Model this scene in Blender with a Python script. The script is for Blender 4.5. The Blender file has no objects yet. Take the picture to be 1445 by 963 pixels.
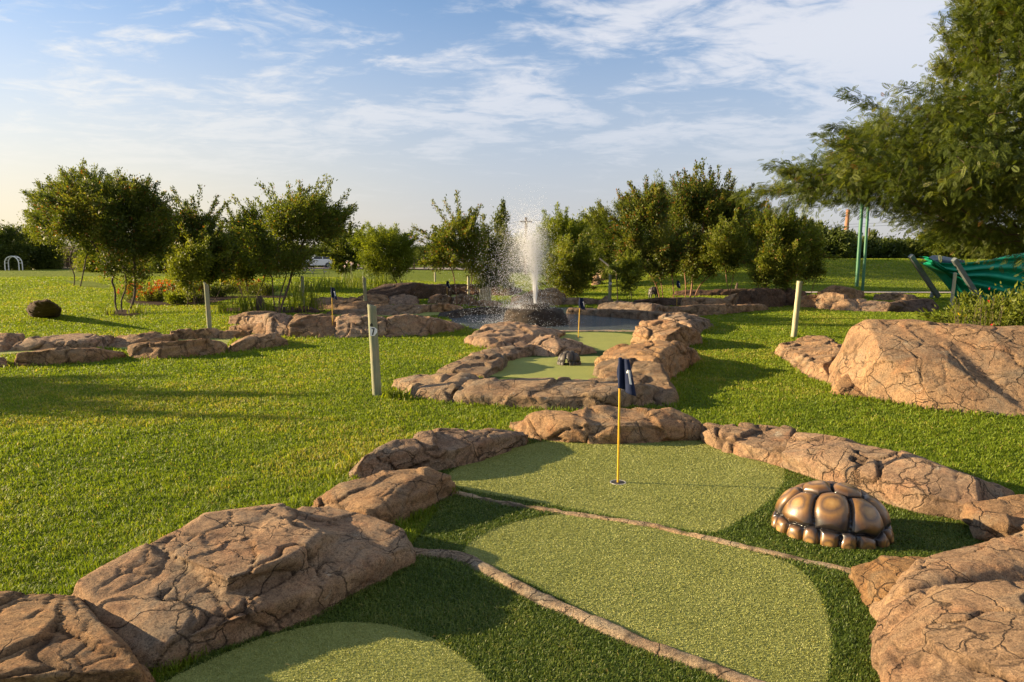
import bpy, bmesh, math, random
import numpy as np
from mathutils import Vector, Matrix

rng = np.random.default_rng(11)
random.seed(5)
scene = bpy.context.scene
COL = scene.collection
R = math.radians

# ------------------------------------------------------------------ camera
CAM_H, LENS = 1.6, 25.0
FPX = LENS / 36.0 * 1445.0
PITCH = math.atan((481.5 - 362.0) / FPX)
cam_d = bpy.data.cameras.new('camera')
cam_d.lens = LENS
cam_d.sensor_width = 36.0
cam_d.clip_start = 0.05
cam_d.clip_end = 3000.0
cam = bpy.data.objects.new('camera', cam_d)
cam.location = (0, 0, CAM_H)
cam.rotation_euler = (math.pi / 2 - PITCH, 0, 0)
COL.objects.link(cam)
scene.camera = cam
CP, SP = math.cos(PITCH), math.sin(PITCH)


def ray(px, py):
    a = (px - 722.5) / FPX
    b = (481.5 - py) / FPX
    return np.array([a, CP + b * SP, -SP + b * CP])


def W(px, py, z=0.0):
    """a point of the place at height z that the photograph shows at px, py"""
    d = ray(px, py)
    t = (z - CAM_H) / d[2]
    return np.array([d[0] * t, d[1] * t, z])


def WD(px, py, Y):
    """the same for a point at distance Y"""
    d = ray(px, py)
    t = Y / d[1]
    return np.array([d[0] * t, Y, CAM_H + d[2] * t])


def smooth(a, b, x):
    t = np.clip((np.asarray(x, float) - a) / (b - a), 0, 1)
    return t * t * (3 - 2 * t)


# ------------------------------------------------------------------ noise (vectorised)
def _h(ix, iy, iz, s):
    n = (ix * 374761393 + iy * 668265263 + iz * 2147483647 + s * 1274126177) & 0xFFFFFFFF
    n = ((n ^ (n >> 13)) * 1274126177) & 0xFFFFFFFF
    n = ((n ^ (n >> 16)) * 2246822519) & 0xFFFFFFFF
    n = n ^ (n >> 15)
    return (n & 0xFFFFFF) / float(0xFFFFFF)


def vnoise(p, s=0):
    f = np.floor(p)
    i = f.astype(np.int64)
    t = p - f
    t = t * t * t * (t * (t * 6 - 15) + 10)
    out = 0
    for dx in (0, 1):
        wx = t[:, 0] if dx else 1 - t[:, 0]
        for dy in (0, 1):
            wy = t[:, 1] if dy else 1 - t[:, 1]
            for dz in (0, 1):
                wz = t[:, 2] if dz else 1 - t[:, 2]
                out = out + wx * wy * wz * _h(i[:, 0] + dx, i[:, 1] + dy, i[:, 2] + dz, s)
    return out * 2 - 1


def fbm(p, octs=4, s=0, gain=0.5):
    a, tot, n = 1.0, 0, 0
    q = np.array(p, float)
    for k in range(octs):
        tot = tot + a * vnoise(q, s + k * 17)
        n += a
        a *= gain
        q = q * 2.03 + 11.7
    return tot / n


def voro(p, s=0):
    """F1, F2 and a random number per nearest cell"""
    f = np.floor(p)
    i = f.astype(np.int64)
    n = len(p)
    f1 = np.full(n, 9.0)
    f2 = np.full(n, 9.0)
    rid = np.zeros(n)
    off = np.zeros((n, 3))
    for dx in (-1, 0, 1):
        for dy in (-1, 0, 1):
            for dz in (-1, 0, 1):
                cx, cy, cz = i[:, 0] + dx, i[:, 1] + dy, i[:, 2] + dz
                q = np.stack([cx + _h(cx, cy, cz, s + 1), cy + _h(cx, cy, cz, s + 2), cz + _h(cx, cy, cz, s + 3)], 1)
                d = np.sqrt(((p - q) ** 2).sum(1))
                m = d < f1
                f2 = np.where(m, f1, np.minimum(f2, d))
                rid = np.where(m, _h(cx, cy, cz, s + 4), rid)
                off = np.where(m[:, None], p - q, off)
                f1 = np.where(m, d, f1)
    voro.off = off
    return f1, f2, rid


def in_poly(x, y, poly):
    inside = np.zeros(len(x), bool)
    n = len(poly)
    j = n - 1
    for i in range(n):
        xi, yi = poly[i][0], poly[i][1]
        xj, yj = poly[j][0], poly[j][1]
        c = ((yi > y) != (yj > y)) & (x < (xj - xi) * (y - yi) / ((yj - yi) if abs(yj - yi) > 1e-12 else 1e-12) + xi)
        inside ^= c
        j = i
    return inside


# ------------------------------------------------------------------ objects
def mesh_np(verts, faces_flat, loop_tot, smooth_shade=False):
    me = bpy.data.meshes.new('mesh')
    verts = np.asarray(verts, np.float32)
    faces_flat = np.asarray(faces_flat, np.int32)
    loop_tot = np.asarray(loop_tot, np.int32)
    me.vertices.add(len(verts))
    me.vertices.foreach_set('co', verts.ravel())
    me.loops.add(len(faces_flat))
    me.loops.foreach_set('vertex_index', faces_flat)
    me.polygons.add(len(loop_tot))
    st = np.concatenate([[0], np.cumsum(loop_tot)[:-1]]).astype(np.int32)
    me.polygons.foreach_set('loop_start', st)
    me.polygons.foreach_set('loop_total', loop_tot)
    if smooth_shade:
        me.polygons.foreach_set('use_smooth', np.ones(len(loop_tot), bool))
    me.update(calc_edges=True)
    return me


def quads(verts, q, smooth_shade=False):
    q = np.asarray(q, np.int32)
    return mesh_np(verts, q.ravel(), np.full(len(q), q.shape[1]), smooth_shade)


def attr(me, name, vals):
    a = me.attributes.new(name, 'FLOAT', 'POINT')
    a.data.foreach_set('value', np.asarray(vals, np.float32))


def obj(name, me, mat=None, parent=None, loc=None):
    me.name = name
    o = bpy.data.objects.new(name, me)
    COL.objects.link(o)
    if mat is not None:
        me.materials.append(mat)
    if parent is not None:
        o.parent = parent
    if loc is not None:
        o.location = loc
    return o


def tag(o, label=None, cat=None, group=None, kind=None):
    if label:
        o['label'] = label
    if cat:
        o['category'] = cat
    if group:
        o['group'] = group
    if kind:
        o['kind'] = kind
    return o


def thing(name, label, cat, loc=(0, 0, 0), rz=0.0, group=None):
    o = bpy.data.objects.new(name, None)
    COL.objects.link(o)
    o.empty_display_size = 0.2
    o.location = loc
    o.rotation_euler = (0, 0, rz)
    return tag(o, label, cat, group)


def copy_tree(o, parent=None):
    c = o.copy()
    COL.objects.link(c)
    if parent is not None:
        c.parent = parent
    for ch in list(o.children):
        copy_tree(ch, c)
    return c


class MB:
    """collects boxes, tubes, lathes into one mesh"""
    def __init__(self):
        self.v, self.f = [], []

    def add(self, vs, fs):
        b = len(self.v)
        self.v.extend([tuple(map(float, p)) for p in vs])
        self.f.extend([tuple(b + i for i in f) for f in fs])
        return self

    def box(self, x0, x1, y0, y1, z0, z1):
        vs = [(x0, y0, z0), (x1, y0, z0), (x1, y1, z0), (x0, y1, z0), (x0, y0, z1), (x1, y0, z1), (x1, y1, z1), (x0, y1, z1)]
        return self.add(vs, [(3, 2, 1, 0), (4, 5, 6, 7), (0, 1, 5, 4), (1, 2, 6, 5), (2, 3, 7, 6), (3, 0, 4, 7)])

    def tube(self, pts, rad, n=10, caps=True):
        pts = [Vector(p) for p in pts]
        if not isinstance(rad, (list, tuple)):
            rad = [rad] * len(pts)
        rings = []
        up = None
        for i, p in enumerate(pts):
            t = (pts[min(i + 1, len(pts) - 1)] - pts[max(i - 1, 0)]).normalized()
            if up is None:
                up = Vector((0, 0, 1)) if abs(t.z) < 0.9 else Vector((1, 0, 0))
            a = t.cross(up).normalized()
            b = a.cross(t).normalized()
            up = b
            rings.append([p + (a * math.cos(2 * math.pi * k / n) + b * math.sin(2 * math.pi * k / n)) * rad[i] for k in range(n)])
        vs = [v for r in rings for v in r]
        fs = []
        for i in range(len(rings) - 1):
            for k in range(n):
                k2 = (k + 1) % n
                fs.append((i * n + k, i * n + k2, (i + 1) * n + k2, (i + 1) * n + k))
        if caps:
            fs.append(tuple(range(n))[::-1])
            fs.append(tuple((len(rings) - 1) * n + k for k in range(n)))
        return self.add(vs, fs)

    def lathe(self, prof, n=24, c=(0, 0, 0)):
        vs, fs = [], []
        for r, z in prof:
            for k in range(n):
                a = 2 * math.pi * k / n
                vs.append((c[0] + r * math.cos(a), c[1] + r * math.sin(a), c[2] + z))
        for i in range(len(prof) - 1):
            for k in range(n):
                k2 = (k + 1) % n
                fs.append((i * n + k, i * n + k2, (i + 1) * n + k2, (i + 1) * n + k))
        fs.append(tuple(range(n))[::-1])
        fs.append(tuple((len(prof) - 1) * n + k for k in range(n)))
        return self.add(vs, fs)

    def prism(self, poly, z0, z1):
        n = len(poly)
        vs = [(p[0], p[1], z0) for p in poly] + [(p[0], p[1], z1) for p in poly]
        fs = [tuple(range(n))[::-1], tuple(range(n, 2 * n))] + [(i, (i + 1) % n, n + (i + 1) % n, n + i) for i in range(n)]
        return self.add(vs, fs)

    def build(self, name, mat, parent=None, smooth_shade=False, bevel=0.0, loc=None):
        me = bpy.data.meshes.new(name)
        me.from_pydata(self.v, [], self.f)
        bm = bmesh.new()
        bm.from_mesh(me)
        bmesh.ops.recalc_face_normals(bm, faces=bm.faces)
        if bevel > 0:
            bmesh.ops.bevel(bm, geom=list(bm.edges), offset=bevel, segments=2, affect='EDGES', profile=0.5)
        bm.to_mesh(me)
        bm.free()
        if smooth_shade:
            for p in me.polygons:
                p.use_smooth = True
            try:
                me.set_sharp_from_angle(angle=R(40))
            except Exception:
                pass
        return obj(name, me, mat, parent, loc)


# ------------------------------------------------------------------ materials
class NT:
    def __init__(self, name):
        self.m = bpy.data.materials.new(name)
        self.m.use_nodes = True
        self.t = self.m.node_tree
        self.t.nodes.clear()
        self.out = self.n('ShaderNodeOutputMaterial')

    def n(self, typ, **kw):
        nd = self.t.nodes.new(typ)
        for k, v in kw.items():
            setattr(nd, k, v)
        return nd

    def l(self, a, b):
        self.t.links.new(a, b)

    def noise(self, vec, scale, detail=4, rough=0.55, dist=0.0):
        nd = self.n('ShaderNodeTexNoise')
        nd.inputs['Scale'].default_value = scale
        nd.inputs['Detail'].default_value = detail
        nd.inputs['Roughness'].default_value = rough
        nd.inputs['Distortion'].default_value = dist
        if vec is not None:
            self.l(vec, nd.inputs['Vector'])
        return nd

    def ramp(self, fac, stops, interp='LINEAR'):
        nd = self.n('ShaderNodeValToRGB')
        cr = nd.color_ramp
        cr.interpolation = interp
        while len(cr.elements) < len(stops):
            cr.elements.new(0.5)
        for e, (p, c) in zip(cr.elements, stops):
            e.position = p
            e.color = (c[0], c[1], c[2], 1) if not isinstance(c, (int, float)) else (c, c, c, 1)
        self.l(fac, nd.inputs['Fac'])
        return nd

    def mix(self, fac, a, b, blend='MIX'):
        nd = self.n('ShaderNodeMix', data_type='RGBA', blend_type=blend)
        for s, v in ((nd.inputs[0], fac), (nd.inputs[6], a), (nd.inputs[7], b)):
            if isinstance(v, (int, float)):
                s.default_value = v
            elif isinstance(v, tuple):
                s.default_value = (v[0], v[1], v[2], 1)
            else:
                self.l(v, s)
        return nd.outputs[2]

    def math(self, op, a, b=0.0, clamp=False):
        nd = self.n('ShaderNodeMath', operation=op, use_clamp=clamp)
        for s, v in ((nd.inputs[0], a), (nd.inputs[1], b)):
            if isinstance(v, (int, float)):
                s.default_value = v
            else:
                self.l(v, s)
        return nd.outputs[0]

    def bump(self, h, strength=0.5, dist=0.01, normal=None):
        nd = self.n('ShaderNodeBump')
        nd.inputs['Strength'].default_value = strength
        nd.inputs['Distance'].default_value = dist
        self.l(h, nd.inputs['Height'])
        if normal is not None:
            self.l(normal, nd.inputs['Normal'])
        return nd.outputs['Normal']

    def principled(self, col, rough=0.6, normal=None, metallic=0.0, spec=0.5, **kw):
        p = self.n('ShaderNodeBsdfPrincipled')
        if isinstance(col, tuple):
            p.inputs['Base Color'].default_value = (*col, 1)
        else:
            self.l(col, p.inputs['Base Color'])
        if isinstance(rough, (int, float)):
            p.inputs['Roughness'].default_value = rough
        else:
            self.l(rough, p.inputs['Roughness'])
        p.inputs['Metallic'].default_value = metallic
        p.inputs['Specular IOR Level'].default_value = spec
        for k, v in kw.items():
            p.inputs[k.replace('_', ' ')].default_value = v
        if normal is not None:
            self.l(normal, p.inputs['Normal'])
        return p

    def finish(self, sh):
        self.l(sh.outputs[0] if hasattr(sh, 'outputs') else sh, self.out.inputs['Surface'])
        return self.m


def plain(name, col, rough=0.6, metallic=0.0, var=0.25, scale=6.0, spec=0.5, bump=0.0, bscale=60, **kw):
    t = NT(name)
    tc = t.n('ShaderNodeTexCoord').outputs['Object']
    nz = t.noise(tc, scale, 5, 0.65)
    lo = tuple(c * (1 - var) for c in col)
    hi = tuple(min(1, c * (1 + var)) for c in col)
    c = t.ramp(nz.outputs['Fac'], [(0.3, lo), (0.7, hi)]).outputs[0]
    nrm = None
    if bump > 0:
        nrm = t.bump(t.noise(tc, bscale, 4, 0.6).outputs['Fac'], bump, 0.01)
    return t.finish(t.principled(c, rough, nrm, metallic, spec, **kw))


def leafmat(name, stops, transl=0.4, rough=0.5):
    t = NT(name)
    a = t.n('ShaderNodeAttribute', attribute_name='tint')
    c = t.ramp(a.outputs['Fac'], stops).outputs[0]
    p = t.principled(c, rough, spec=0.25)
    tr = t.n('ShaderNodeBsdfTranslucent')
    tc = t.mix(1.0, c, (1.5, 1.45, 0.55), 'MULTIPLY')
    t.l(tc, tr.inputs['Color'])
    mx = t.n('ShaderNodeMixShader')
    mx.inputs[0].default_value = transl
    t.l(p.outputs[0], mx.inputs[1])
    t.l(tr.outputs[0], mx.inputs[2])
    return t.finish(mx)


def rockmat(name, light, mid, dark, wet=0.0):
    t = NT(name)
    tc = t.n('ShaderNodeTexCoord').outputs['Object']
    oi = t.n('ShaderNodeObjectInfo')
    off = t.n('ShaderNodeVectorMath', operation='MULTIPLY_ADD')
    t.l(oi.outputs['Random'], off.inputs[0])
    off.inputs[1].default_value = (37, 53, 71)
    t.l(tc, off.inputs[2])
    v = off.outputs[0]
    n1 = t.noise(v, 1.7, 7, 0.66, 0.5)
    n2 = t.noise(v, 8.0, 8, 0.74, 0.4)
    n3 = t.noise(v, 48.0, 6, 0.78)
    base = t.ramp(n1.outputs['Fac'], [(0.3, dark), (0.47, mid), (0.66, light)]).outputs[0]
    # iron staining, redder in places
    n6 = t.noise(v, 3.7, 6, 0.7, 0.6)
    base = t.mix(t.ramp(n6.outputs['Fac'], [(0.5, 0.0), (0.68, 0.6)]).outputs[0], base, (light[0] * 0.95, light[1] * 0.74, light[2] * 0.66))
    blot = t.ramp(n2.outputs['Fac'], [(0.34, (0.5, 0.49, 0.5)), (0.5, (0.92, 0.9, 0.88)), (0.66, (1.2, 1.18, 1.12))]).outputs[0]
    c = t.mix(0.85, base, blot, 'MULTIPLY')
    # grey weathering and pale bald spots
    n4 = t.noise(v, 2.3, 8, 0.72, 0.9)
    greyf = t.ramp(n4.outputs['Fac'], [(0.5, 0.0), (0.66, 0.7)]).outputs[0]
    c = t.mix(greyf, c, t.mix(n3.outputs['Fac'], (mid[0] * 0.55, mid[1] * 0.68, mid[2] * 0.8), (mid[0] * 1.0, mid[1] * 1.25, mid[2] * 1.5)))
    n5 = t.noise(v, 5.5, 9, 0.78, 0.6)
    whitef = t.ramp(n5.outputs['Fac'], [(0.61, 0.0), (0.7, 0.75)]).outputs[0]
    c = t.mix(whitef, c, (min(0.55, light[0] * 1.15), min(0.5, light[1] * 1.55), min(0.45, light[2] * 2.1)))
    hs = t.n('ShaderNodeHueSaturation')
    t.l(c, hs.inputs['Color'])
    t.l(t.math('ADD', t.math('MULTIPLY', oi.outputs['Random'], 0.3), 0.88), hs.inputs['Saturation'])
    r2 = t.math('FRACT', t.math('MULTIPLY', oi.outputs['Random'], 7.31))
    t.l(t.math('ADD', t.math('MULTIPLY', r2, 0.26), 0.8), hs.inputs['Value'])
    c = hs.outputs[0]
    speck = t.ramp(n3.outputs['Fac'], [(0.36, (0.42, 0.4, 0.4)), (0.48, (0.98, 0.98, 0.97)), (0.7, (1.22, 1.2, 1.15))]).outputs[0]
    c = t.mix(0.8, c, speck, 'MULTIPLY')
    # fissures: warped cell borders, broken up by noise, filled with soil
    wn = t.n('ShaderNodeTexNoise')
    wn.inputs['Scale'].default_value = 4.5
    wn.inputs['Detail'].default_value = 5
    t.l(v, wn.inputs['Vector'])
    wv = t.n('ShaderNodeVectorMath', operation='MULTIPLY_ADD')
    t.l(wn.outputs['Color'], wv.inputs[0])
    wv.inputs[1].default_value = (0.22, 0.22, 0.22)
    t.l(v, wv.inputs[2])
    fis = None
    for sc_, wd_, lo, hi in ((2.3, 0.013, 0.42, 0.47), (5.2, 0.018, 0.5, 0.56)):
        vo = t.n('ShaderNodeTexVoronoi', feature='DISTANCE_TO_EDGE')
        vo.inputs['Scale'].default_value = sc_
        t.l(wv.outputs[0], vo.inputs['Vector'])
        ln = t.ramp(vo.outputs['Distance'], [(0.0, 1.0), (wd_, 0.0)]).outputs[0]
        mk = t.ramp(t.noise(v, sc_ * 0.55, 3, 0.5).outputs['Fac'], [(lo, 0.0), (hi, 1.0)]).outputs[0]
        f = t.math('MULTIPLY', ln, mk)
        fis = f if fis is None else t.math('MAXIMUM', fis, f)
    ca = t.n('ShaderNodeAttribute', attribute_name='crack')
    soil = t.math('MAXIMUM', t.math('MULTIPLY', ca.outputs['Fac'], 0.75), t.math('MULTIPLY', fis, 0.85))
    c = t.mix(soil, c, (0.04, 0.027, 0.018))
    gr = t.noise(v, 130.0, 4, 0.8)
    h = t.math('ADD', t.math('MULTIPLY', n2.outputs['Fac'], 0.55), t.math('MULTIPLY', n3.outputs['Fac'], 0.6))
    h = t.math('ADD', h, t.math('MULTIPLY', gr.outputs['Fac'], 0.35))
    c = t.mix(0.75, c, t.ramp(gr.outputs['Fac'], [(0.38, (0.45, 0.44, 0.44)), (0.5, (1.0, 1.0, 1.0)), (0.66, (1.3, 1.28, 1.25))]).outputs[0], 'MULTIPLY')
    h = t.math('SUBTRACT', h, t.math('MULTIPLY', fis, 0.5))
    nrm = t.bump(h, 1.0, 0.035)
    vz = t.n('ShaderNodeTexVoronoi', feature='F1')
    vz.inputs['Scale'].default_value = 60.0
    t.l(v, vz.inputs['Vector'])
    pit = t.ramp(vz.outputs['Distance'], [(0.0, 0.0), (0.3, 1.0)]).outputs[0]
    nrm = t.bump(pit, 0.3, 0.008, nrm)
    return t.finish(t.principled(c, 0.9 - 0.6 * wet, nrm, spec=0.2 + 0.45 * wet))


M = {}
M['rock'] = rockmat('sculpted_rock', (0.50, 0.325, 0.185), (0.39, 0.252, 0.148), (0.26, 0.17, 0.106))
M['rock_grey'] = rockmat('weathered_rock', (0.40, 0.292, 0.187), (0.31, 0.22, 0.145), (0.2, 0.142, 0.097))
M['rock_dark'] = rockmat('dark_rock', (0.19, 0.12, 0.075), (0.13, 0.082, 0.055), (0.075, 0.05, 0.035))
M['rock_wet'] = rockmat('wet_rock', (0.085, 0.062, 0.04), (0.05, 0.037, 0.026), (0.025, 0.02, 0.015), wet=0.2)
M['grass'] = leafmat('grass_blades', [(0.0, (0.065, 0.115, 0.008)), (0.4, (0.14, 0.2, 0.012)), (0.75, (0.21, 0.265, 0.02)), (0.93, (0.32, 0.29, 0.06)), (1.0, (0.4, 0.3, 0.12))], 0.4, 0.55)
M['turf'] = leafmat('turf_fibres', [(0.0, (0.045, 0.08, 0.01)), (0.5, (0.1, 0.15, 0.02)), (0.85, (0.19, 0.22, 0.04)), (1.0, (0.28, 0.26, 0.08))], 0.25, 0.45)
M['fine_turf'] = leafmat('putting_fibres', [(0.0, (0.19, 0.205, 0.045)), (0.5, (0.305, 0.32, 0.09)), (0.85, (0.38, 0.38, 0.13)), (1.0, (0.45, 0.43, 0.2))], 0.2, 0.5)
M['leaf_dark'] = leafmat('dark_leaves', [(0.0, (0.0381, 0.0605, 0.0112)), (0.5, (0.0874, 0.1142, 0.0168)), (0.8, (0.1568, 0.1736, 0.0246)), (0.92, (0.2016, 0.1904, 0.0336)), (0.955, (0.1904, 0.0840, 0.0224)), (1.0, (0.2240, 0.0784, 0.0224))], 0.38)
M['leaf_mid'] = leafmat('mid_leaves', [(0.0, (0.0627, 0.0889, 0.0125)), (0.5, (0.1311, 0.1619, 0.0205)), (0.85, (0.2052, 0.2280, 0.0319)), (0.95, (0.1710, 0.1482, 0.0285)), (1.0, (0.2508, 0.1026, 0.0228))], 0.42)
M['leaf_bright'] = leafmat('bright_leaves', [(0.0, (0.08, 0.11, 0.01)), (0.5, (0.15, 0.19, 0.016)), (1.0, (0.24, 0.265, 0.03))], 0.45)
M['leaf_acacia'] = leafmat('acacia_leaves', [(0.0, (0.042, 0.064, 0.011)), (0.5, (0.088, 0.115, 0.018)), (0.85, (0.15, 0.168, 0.03)), (0.96, (0.15, 0.14, 0.035)), (1.0, (0.2, 0.1, 0.03))], 0.4)
M['leaf_far'] = leafmat('far_leaves', [(0.0, (0.0440, 0.0660, 0.0154)), (0.5, (0.0825, 0.1100, 0.0220)), (1.0, (0.1430, 0.1650, 0.0330))], 0.35)
M['petal_orange'] = leafmat('orange_petals', [(0.0, (0.28, 0.05, 0.01)), (1.0, (0.5, 0.13, 0.02))], 0.4)
M['petal_lilac'] = leafmat('lilac_petals', [(0.0, (0.35, 0.25, 0.5)), (1.0, (0.65, 0.55, 0.75))], 0.4)
M['petal_red'] = leafmat('red_petals', [(0.0, (0.5, 0.01, 0.02)), (1.0, (0.7, 0.03, 0.05))], 0.4)
M['petal_yellow'] = leafmat('yellow_petals', [(0.0, (0.5, 0.35, 0.02)), (1.0, (0.7, 0.5, 0.05))], 0.4)
M['bark'] = plain('bark', (0.085, 0.058, 0.04), 0.9, var=0.45, scale=18, bump=0.6, bscale=40)
M['bark_red'] = plain('reddish_bark', (0.2, 0.1, 0.055), 0.85, var=0.4, scale=14, bump=0.5, bscale=40)
M['soil'] = plain('bed_soil', (0.05, 0.032, 0.02), 0.95, var=0.5, scale=12, spec=0.05, bump=0.8, bscale=25)
M['path'] = plain('gravel_path', (0.4, 0.33, 0.26), 0.95, var=0.25, scale=12, bump=0.5, bscale=80)
M['road'] = plain('road_surface', (0.23, 0.19, 0.155), 0.95, var=0.2, scale=2)
M['kerb'] = rockmat('mortar_strip', (0.56, 0.43, 0.29), (0.46, 0.35, 0.235), (0.34, 0.25, 0.165))
M['navy'] = plain('navy_cloth', (0.011, 0.018, 0.05), 0.85, var=0.2, scale=30, spec=0.2, bump=0.15, bscale=300)
M['white_cloth'] = plain('white_print', (0.78, 0.78, 0.76), 0.8, var=0.04)
M['yellow_pole'] = plain('yellow_paint', (0.62, 0.36, 0.02), 0.4, var=0.18, scale=25)
M['white'] = plain('white_paint', (0.78, 0.77, 0.74), 0.45, var=0.06)
M['black'] = plain('black_print', (0.012, 0.012, 0.012), 0.5, var=0.1)
M['cup'] = plain('cup_plastic', (0.34, 0.32, 0.26), 0.4, var=0.08)
M['hole_shade'] = plain('painted_hole_shade', (0.02, 0.02, 0.018), 0.8, var=0.1)  # near-black colour stands for the shade down in the hole
M['steel_grey'] = plain('grey_painted_steel', (0.16, 0.18, 0.175), 0.45, 0.3, var=0.2, scale=8)
M['green_paint'] = plain('green_painted_steel', (0.03, 0.13, 0.06), 0.45, var=0.25, scale=5)
M['plaster'] = plain('house_plaster', (0.3, 0.24, 0.17), 0.9, var=0.12)
M['rooftile'] = plain('roof_tiles', (0.13, 0.085, 0.06), 0.85, var=0.25, scale=20)
M['glass'] = plain('dark_glass', (0.02, 0.025, 0.03), 0.08, var=0.1)
M['car_white'] = plain('white_car_paint', (0.75, 0.75, 0.74), 0.25, var=0.03, **{'Coat_Weight': 0.5})
M['rubber'] = plain('tyre_rubber', (0.02, 0.02, 0.02), 0.9, var=0.2)
M['tail_red'] = plain('red_lamp_lens', (0.4, 0.01, 0.01), 0.2, var=0.05)
M['wire'] = plain('dark_wire', (0.05, 0.05, 0.05), 0.6, var=0.1)
M['bamboo'] = plain('pale_cane', (0.5, 0.43, 0.33), 0.6, var=0.15)


def woodmat(name, col, green):
    t = NT(name)
    tc = t.n('ShaderNodeTexCoord').outputs['Object']
    mp = t.n('ShaderNodeMapping')
    mp.inputs['Scale'].default_value = (7, 7, 0.7)
    t.l(tc, mp.inputs['Vector'])
    g = t.noise(mp.outputs[0], 4.0, 8, 0.7, 0.6)
    b = t.noise(tc, 3.0, 5, 0.6)
    c1 = t.ramp(g.outputs['Fac'], [(0.25, tuple(x * 0.5 for x in col)), (0.5, col), (0.75, tuple(min(1, x * 1.35) for x in col))]).outputs[0]
    c2 = t.mix(t.ramp(b.outputs['Fac'], [(0.4, 0.0), (0.62, 0.75)]).outputs[0], c1, green)
    return t.finish(t.principled(c2, 0.85, t.bump(g.outputs['Fac'], 0.5, 0.01), spec=0.2))


M['post'] = woodmat('treated_post_wood', (0.26, 0.24, 0.15), (0.16, 0.21, 0.13))
M['post_pale'] = woodmat('pale_post_wood', (0.42, 0.37, 0.24), (0.34, 0.33, 0.2))
M['pole_red'] = woodmat('reddish_pole_wood', (0.36, 0.18, 0.1), (0.28, 0.15, 0.09))


def groundmat():
    t = NT('lawn_ground')
    tc = t.n('ShaderNodeTexCoord').outputs['Object']
    n1 = t.noise(tc, 0.35, 5, 0.6)
    n2 = t.noise(tc, 3.0, 6, 0.7)
    n3 = t.noise(tc, 45.0, 4, 0.7)
    c = t.ramp(n2.outputs['Fac'], [(0.25, (0.1, 0.145, 0.012)), (0.5, (0.15, 0.195, 0.016)), (0.75, (0.2, 0.235, 0.024))]).outputs[0]
    c = t.mix(t.ramp(n1.outputs['Fac'], [(0.45, 0.0), (0.75, 0.5)]).outputs[0], c, (0.15, 0.165, 0.035))
    c = t.mix(0.7, c, t.ramp(n3.outputs['Fac'], [(0.3, (0.55, 0.55, 0.5)), (0.65, (1.15, 1.15, 1.0))]).outputs[0], 'MULTIPLY')
    h = t.math('ADD', n3.outputs['Fac'], t.math('MULTIPLY', n2.outputs['Fac'], 1.5))
    return t.finish(t.principled(c, 0.95, t.bump(h, 1.0, 0.05), spec=0.1))


M['lawn'] = groundmat()


def turfmat(name, a, b, c_, sc):
    t = NT(name)
    tc = t.n('ShaderNodeTexCoord').outputs['Object']
    n1 = t.noise(tc, 2.0, 5, 0.6)
    n2 = t.noise(tc, sc, 3, 0.75)
    c = t.ramp(n2.outputs['Fac'], [(0.3, a), (0.5, b), (0.7, c_)]).outputs[0]
    c = t.mix(0.5, c, t.ramp(n1.outputs['Fac'], [(0.35, (0.8, 0.85, 0.8)), (0.7, (1.1, 1.08, 1.0))]).outputs[0], 'MULTIPLY')
    return t.finish(t.principled(c, 0.9, t.bump(n2.outputs['Fac'], 0.9, 0.008), spec=0.15))


M['turf_base'] = turfmat('dark_turf_backing', (0.025, 0.045, 0.007), (0.045, 0.08, 0.012), (0.08, 0.115, 0.022), 130)
M['green_base'] = turfmat('putting_green_carpet', (0.18, 0.2, 0.05), (0.285, 0.305, 0.085), (0.35, 0.36, 0.125), 170)


def watermat():
    t = NT('pond_water')
    tc = t.n('ShaderNodeTexCoord').outputs['Object']
    mp = t.n('ShaderNodeMapping')
    mp.inputs['Scale'].default_value = (1.0, 1.6, 1.0)
    t.l(tc, mp.inputs['Vector'])
    n1 = t.noise(mp.outputs[0], 4.5, 4, 0.6, 0.8)
    n2 = t.noise(mp.outputs[0], 16.0, 4, 0.65, 0.4)
    h = t.math('ADD', t.math('MULTIPLY', n1.outputs['Fac'], 1.6), t.math('MULTIPLY', n2.outputs['Fac'], 0.7))
    nrm = t.bump(h, 1.0, 0.09)
    return t.finish(t.principled((0.11, 0.135, 0.14), 0.07, nrm, spec=1.0, IOR=1.33))


M['water'] = watermat()


def dropmat():
    t = NT('spray_water')
    p = t.principled((0.92, 0.93, 0.95), 0.15, spec=0.8)
    tr = t.n('ShaderNodeBsdfTranslucent')
    tr.inputs['Color'].default_value = (0.95, 0.96, 0.98, 1)
    mx = t.n('ShaderNodeMixShader')
    mx.inputs[0].default_value = 0.62
    t.l(p.outputs[0], mx.inputs[1])
    t.l(tr.outputs[0], mx.inputs[2])
    return t.finish(mx)


M['spray'] = dropmat()


def clothmat():
    t = NT('green_shade_cloth')
    tc = t.n('ShaderNodeTexCoord').outputs['Object']
    n1 = t.noise(tc, 2.0, 5, 0.6)
    c = t.ramp(n1.outputs['Fac'], [(0.3, (0.004, 0.24, 0.13)), (0.7, (0.01, 0.36, 0.2))]).outputs[0]
    p = t.principled(c, 0.6, spec=0.3)
    tr = t.n('ShaderNodeBsdfTranslucent')
    tr.inputs['Color'].default_value = (0.01, 0.42, 0.22, 1)
    mx = t.n('ShaderNodeMixShader')
    mx.inputs[0].default_value = 0.3
    t.l(p.outputs[0], mx.inputs[1])
    t.l(tr.outputs[0], mx.inputs[2])
    return t.finish(mx)


M['shade_cloth'] = clothmat()
M['tarp_blue'] = plain('dark_blue_tarp', (0.01, 0.05, 0.075), 0.6, var=0.25, scale=3)


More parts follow.
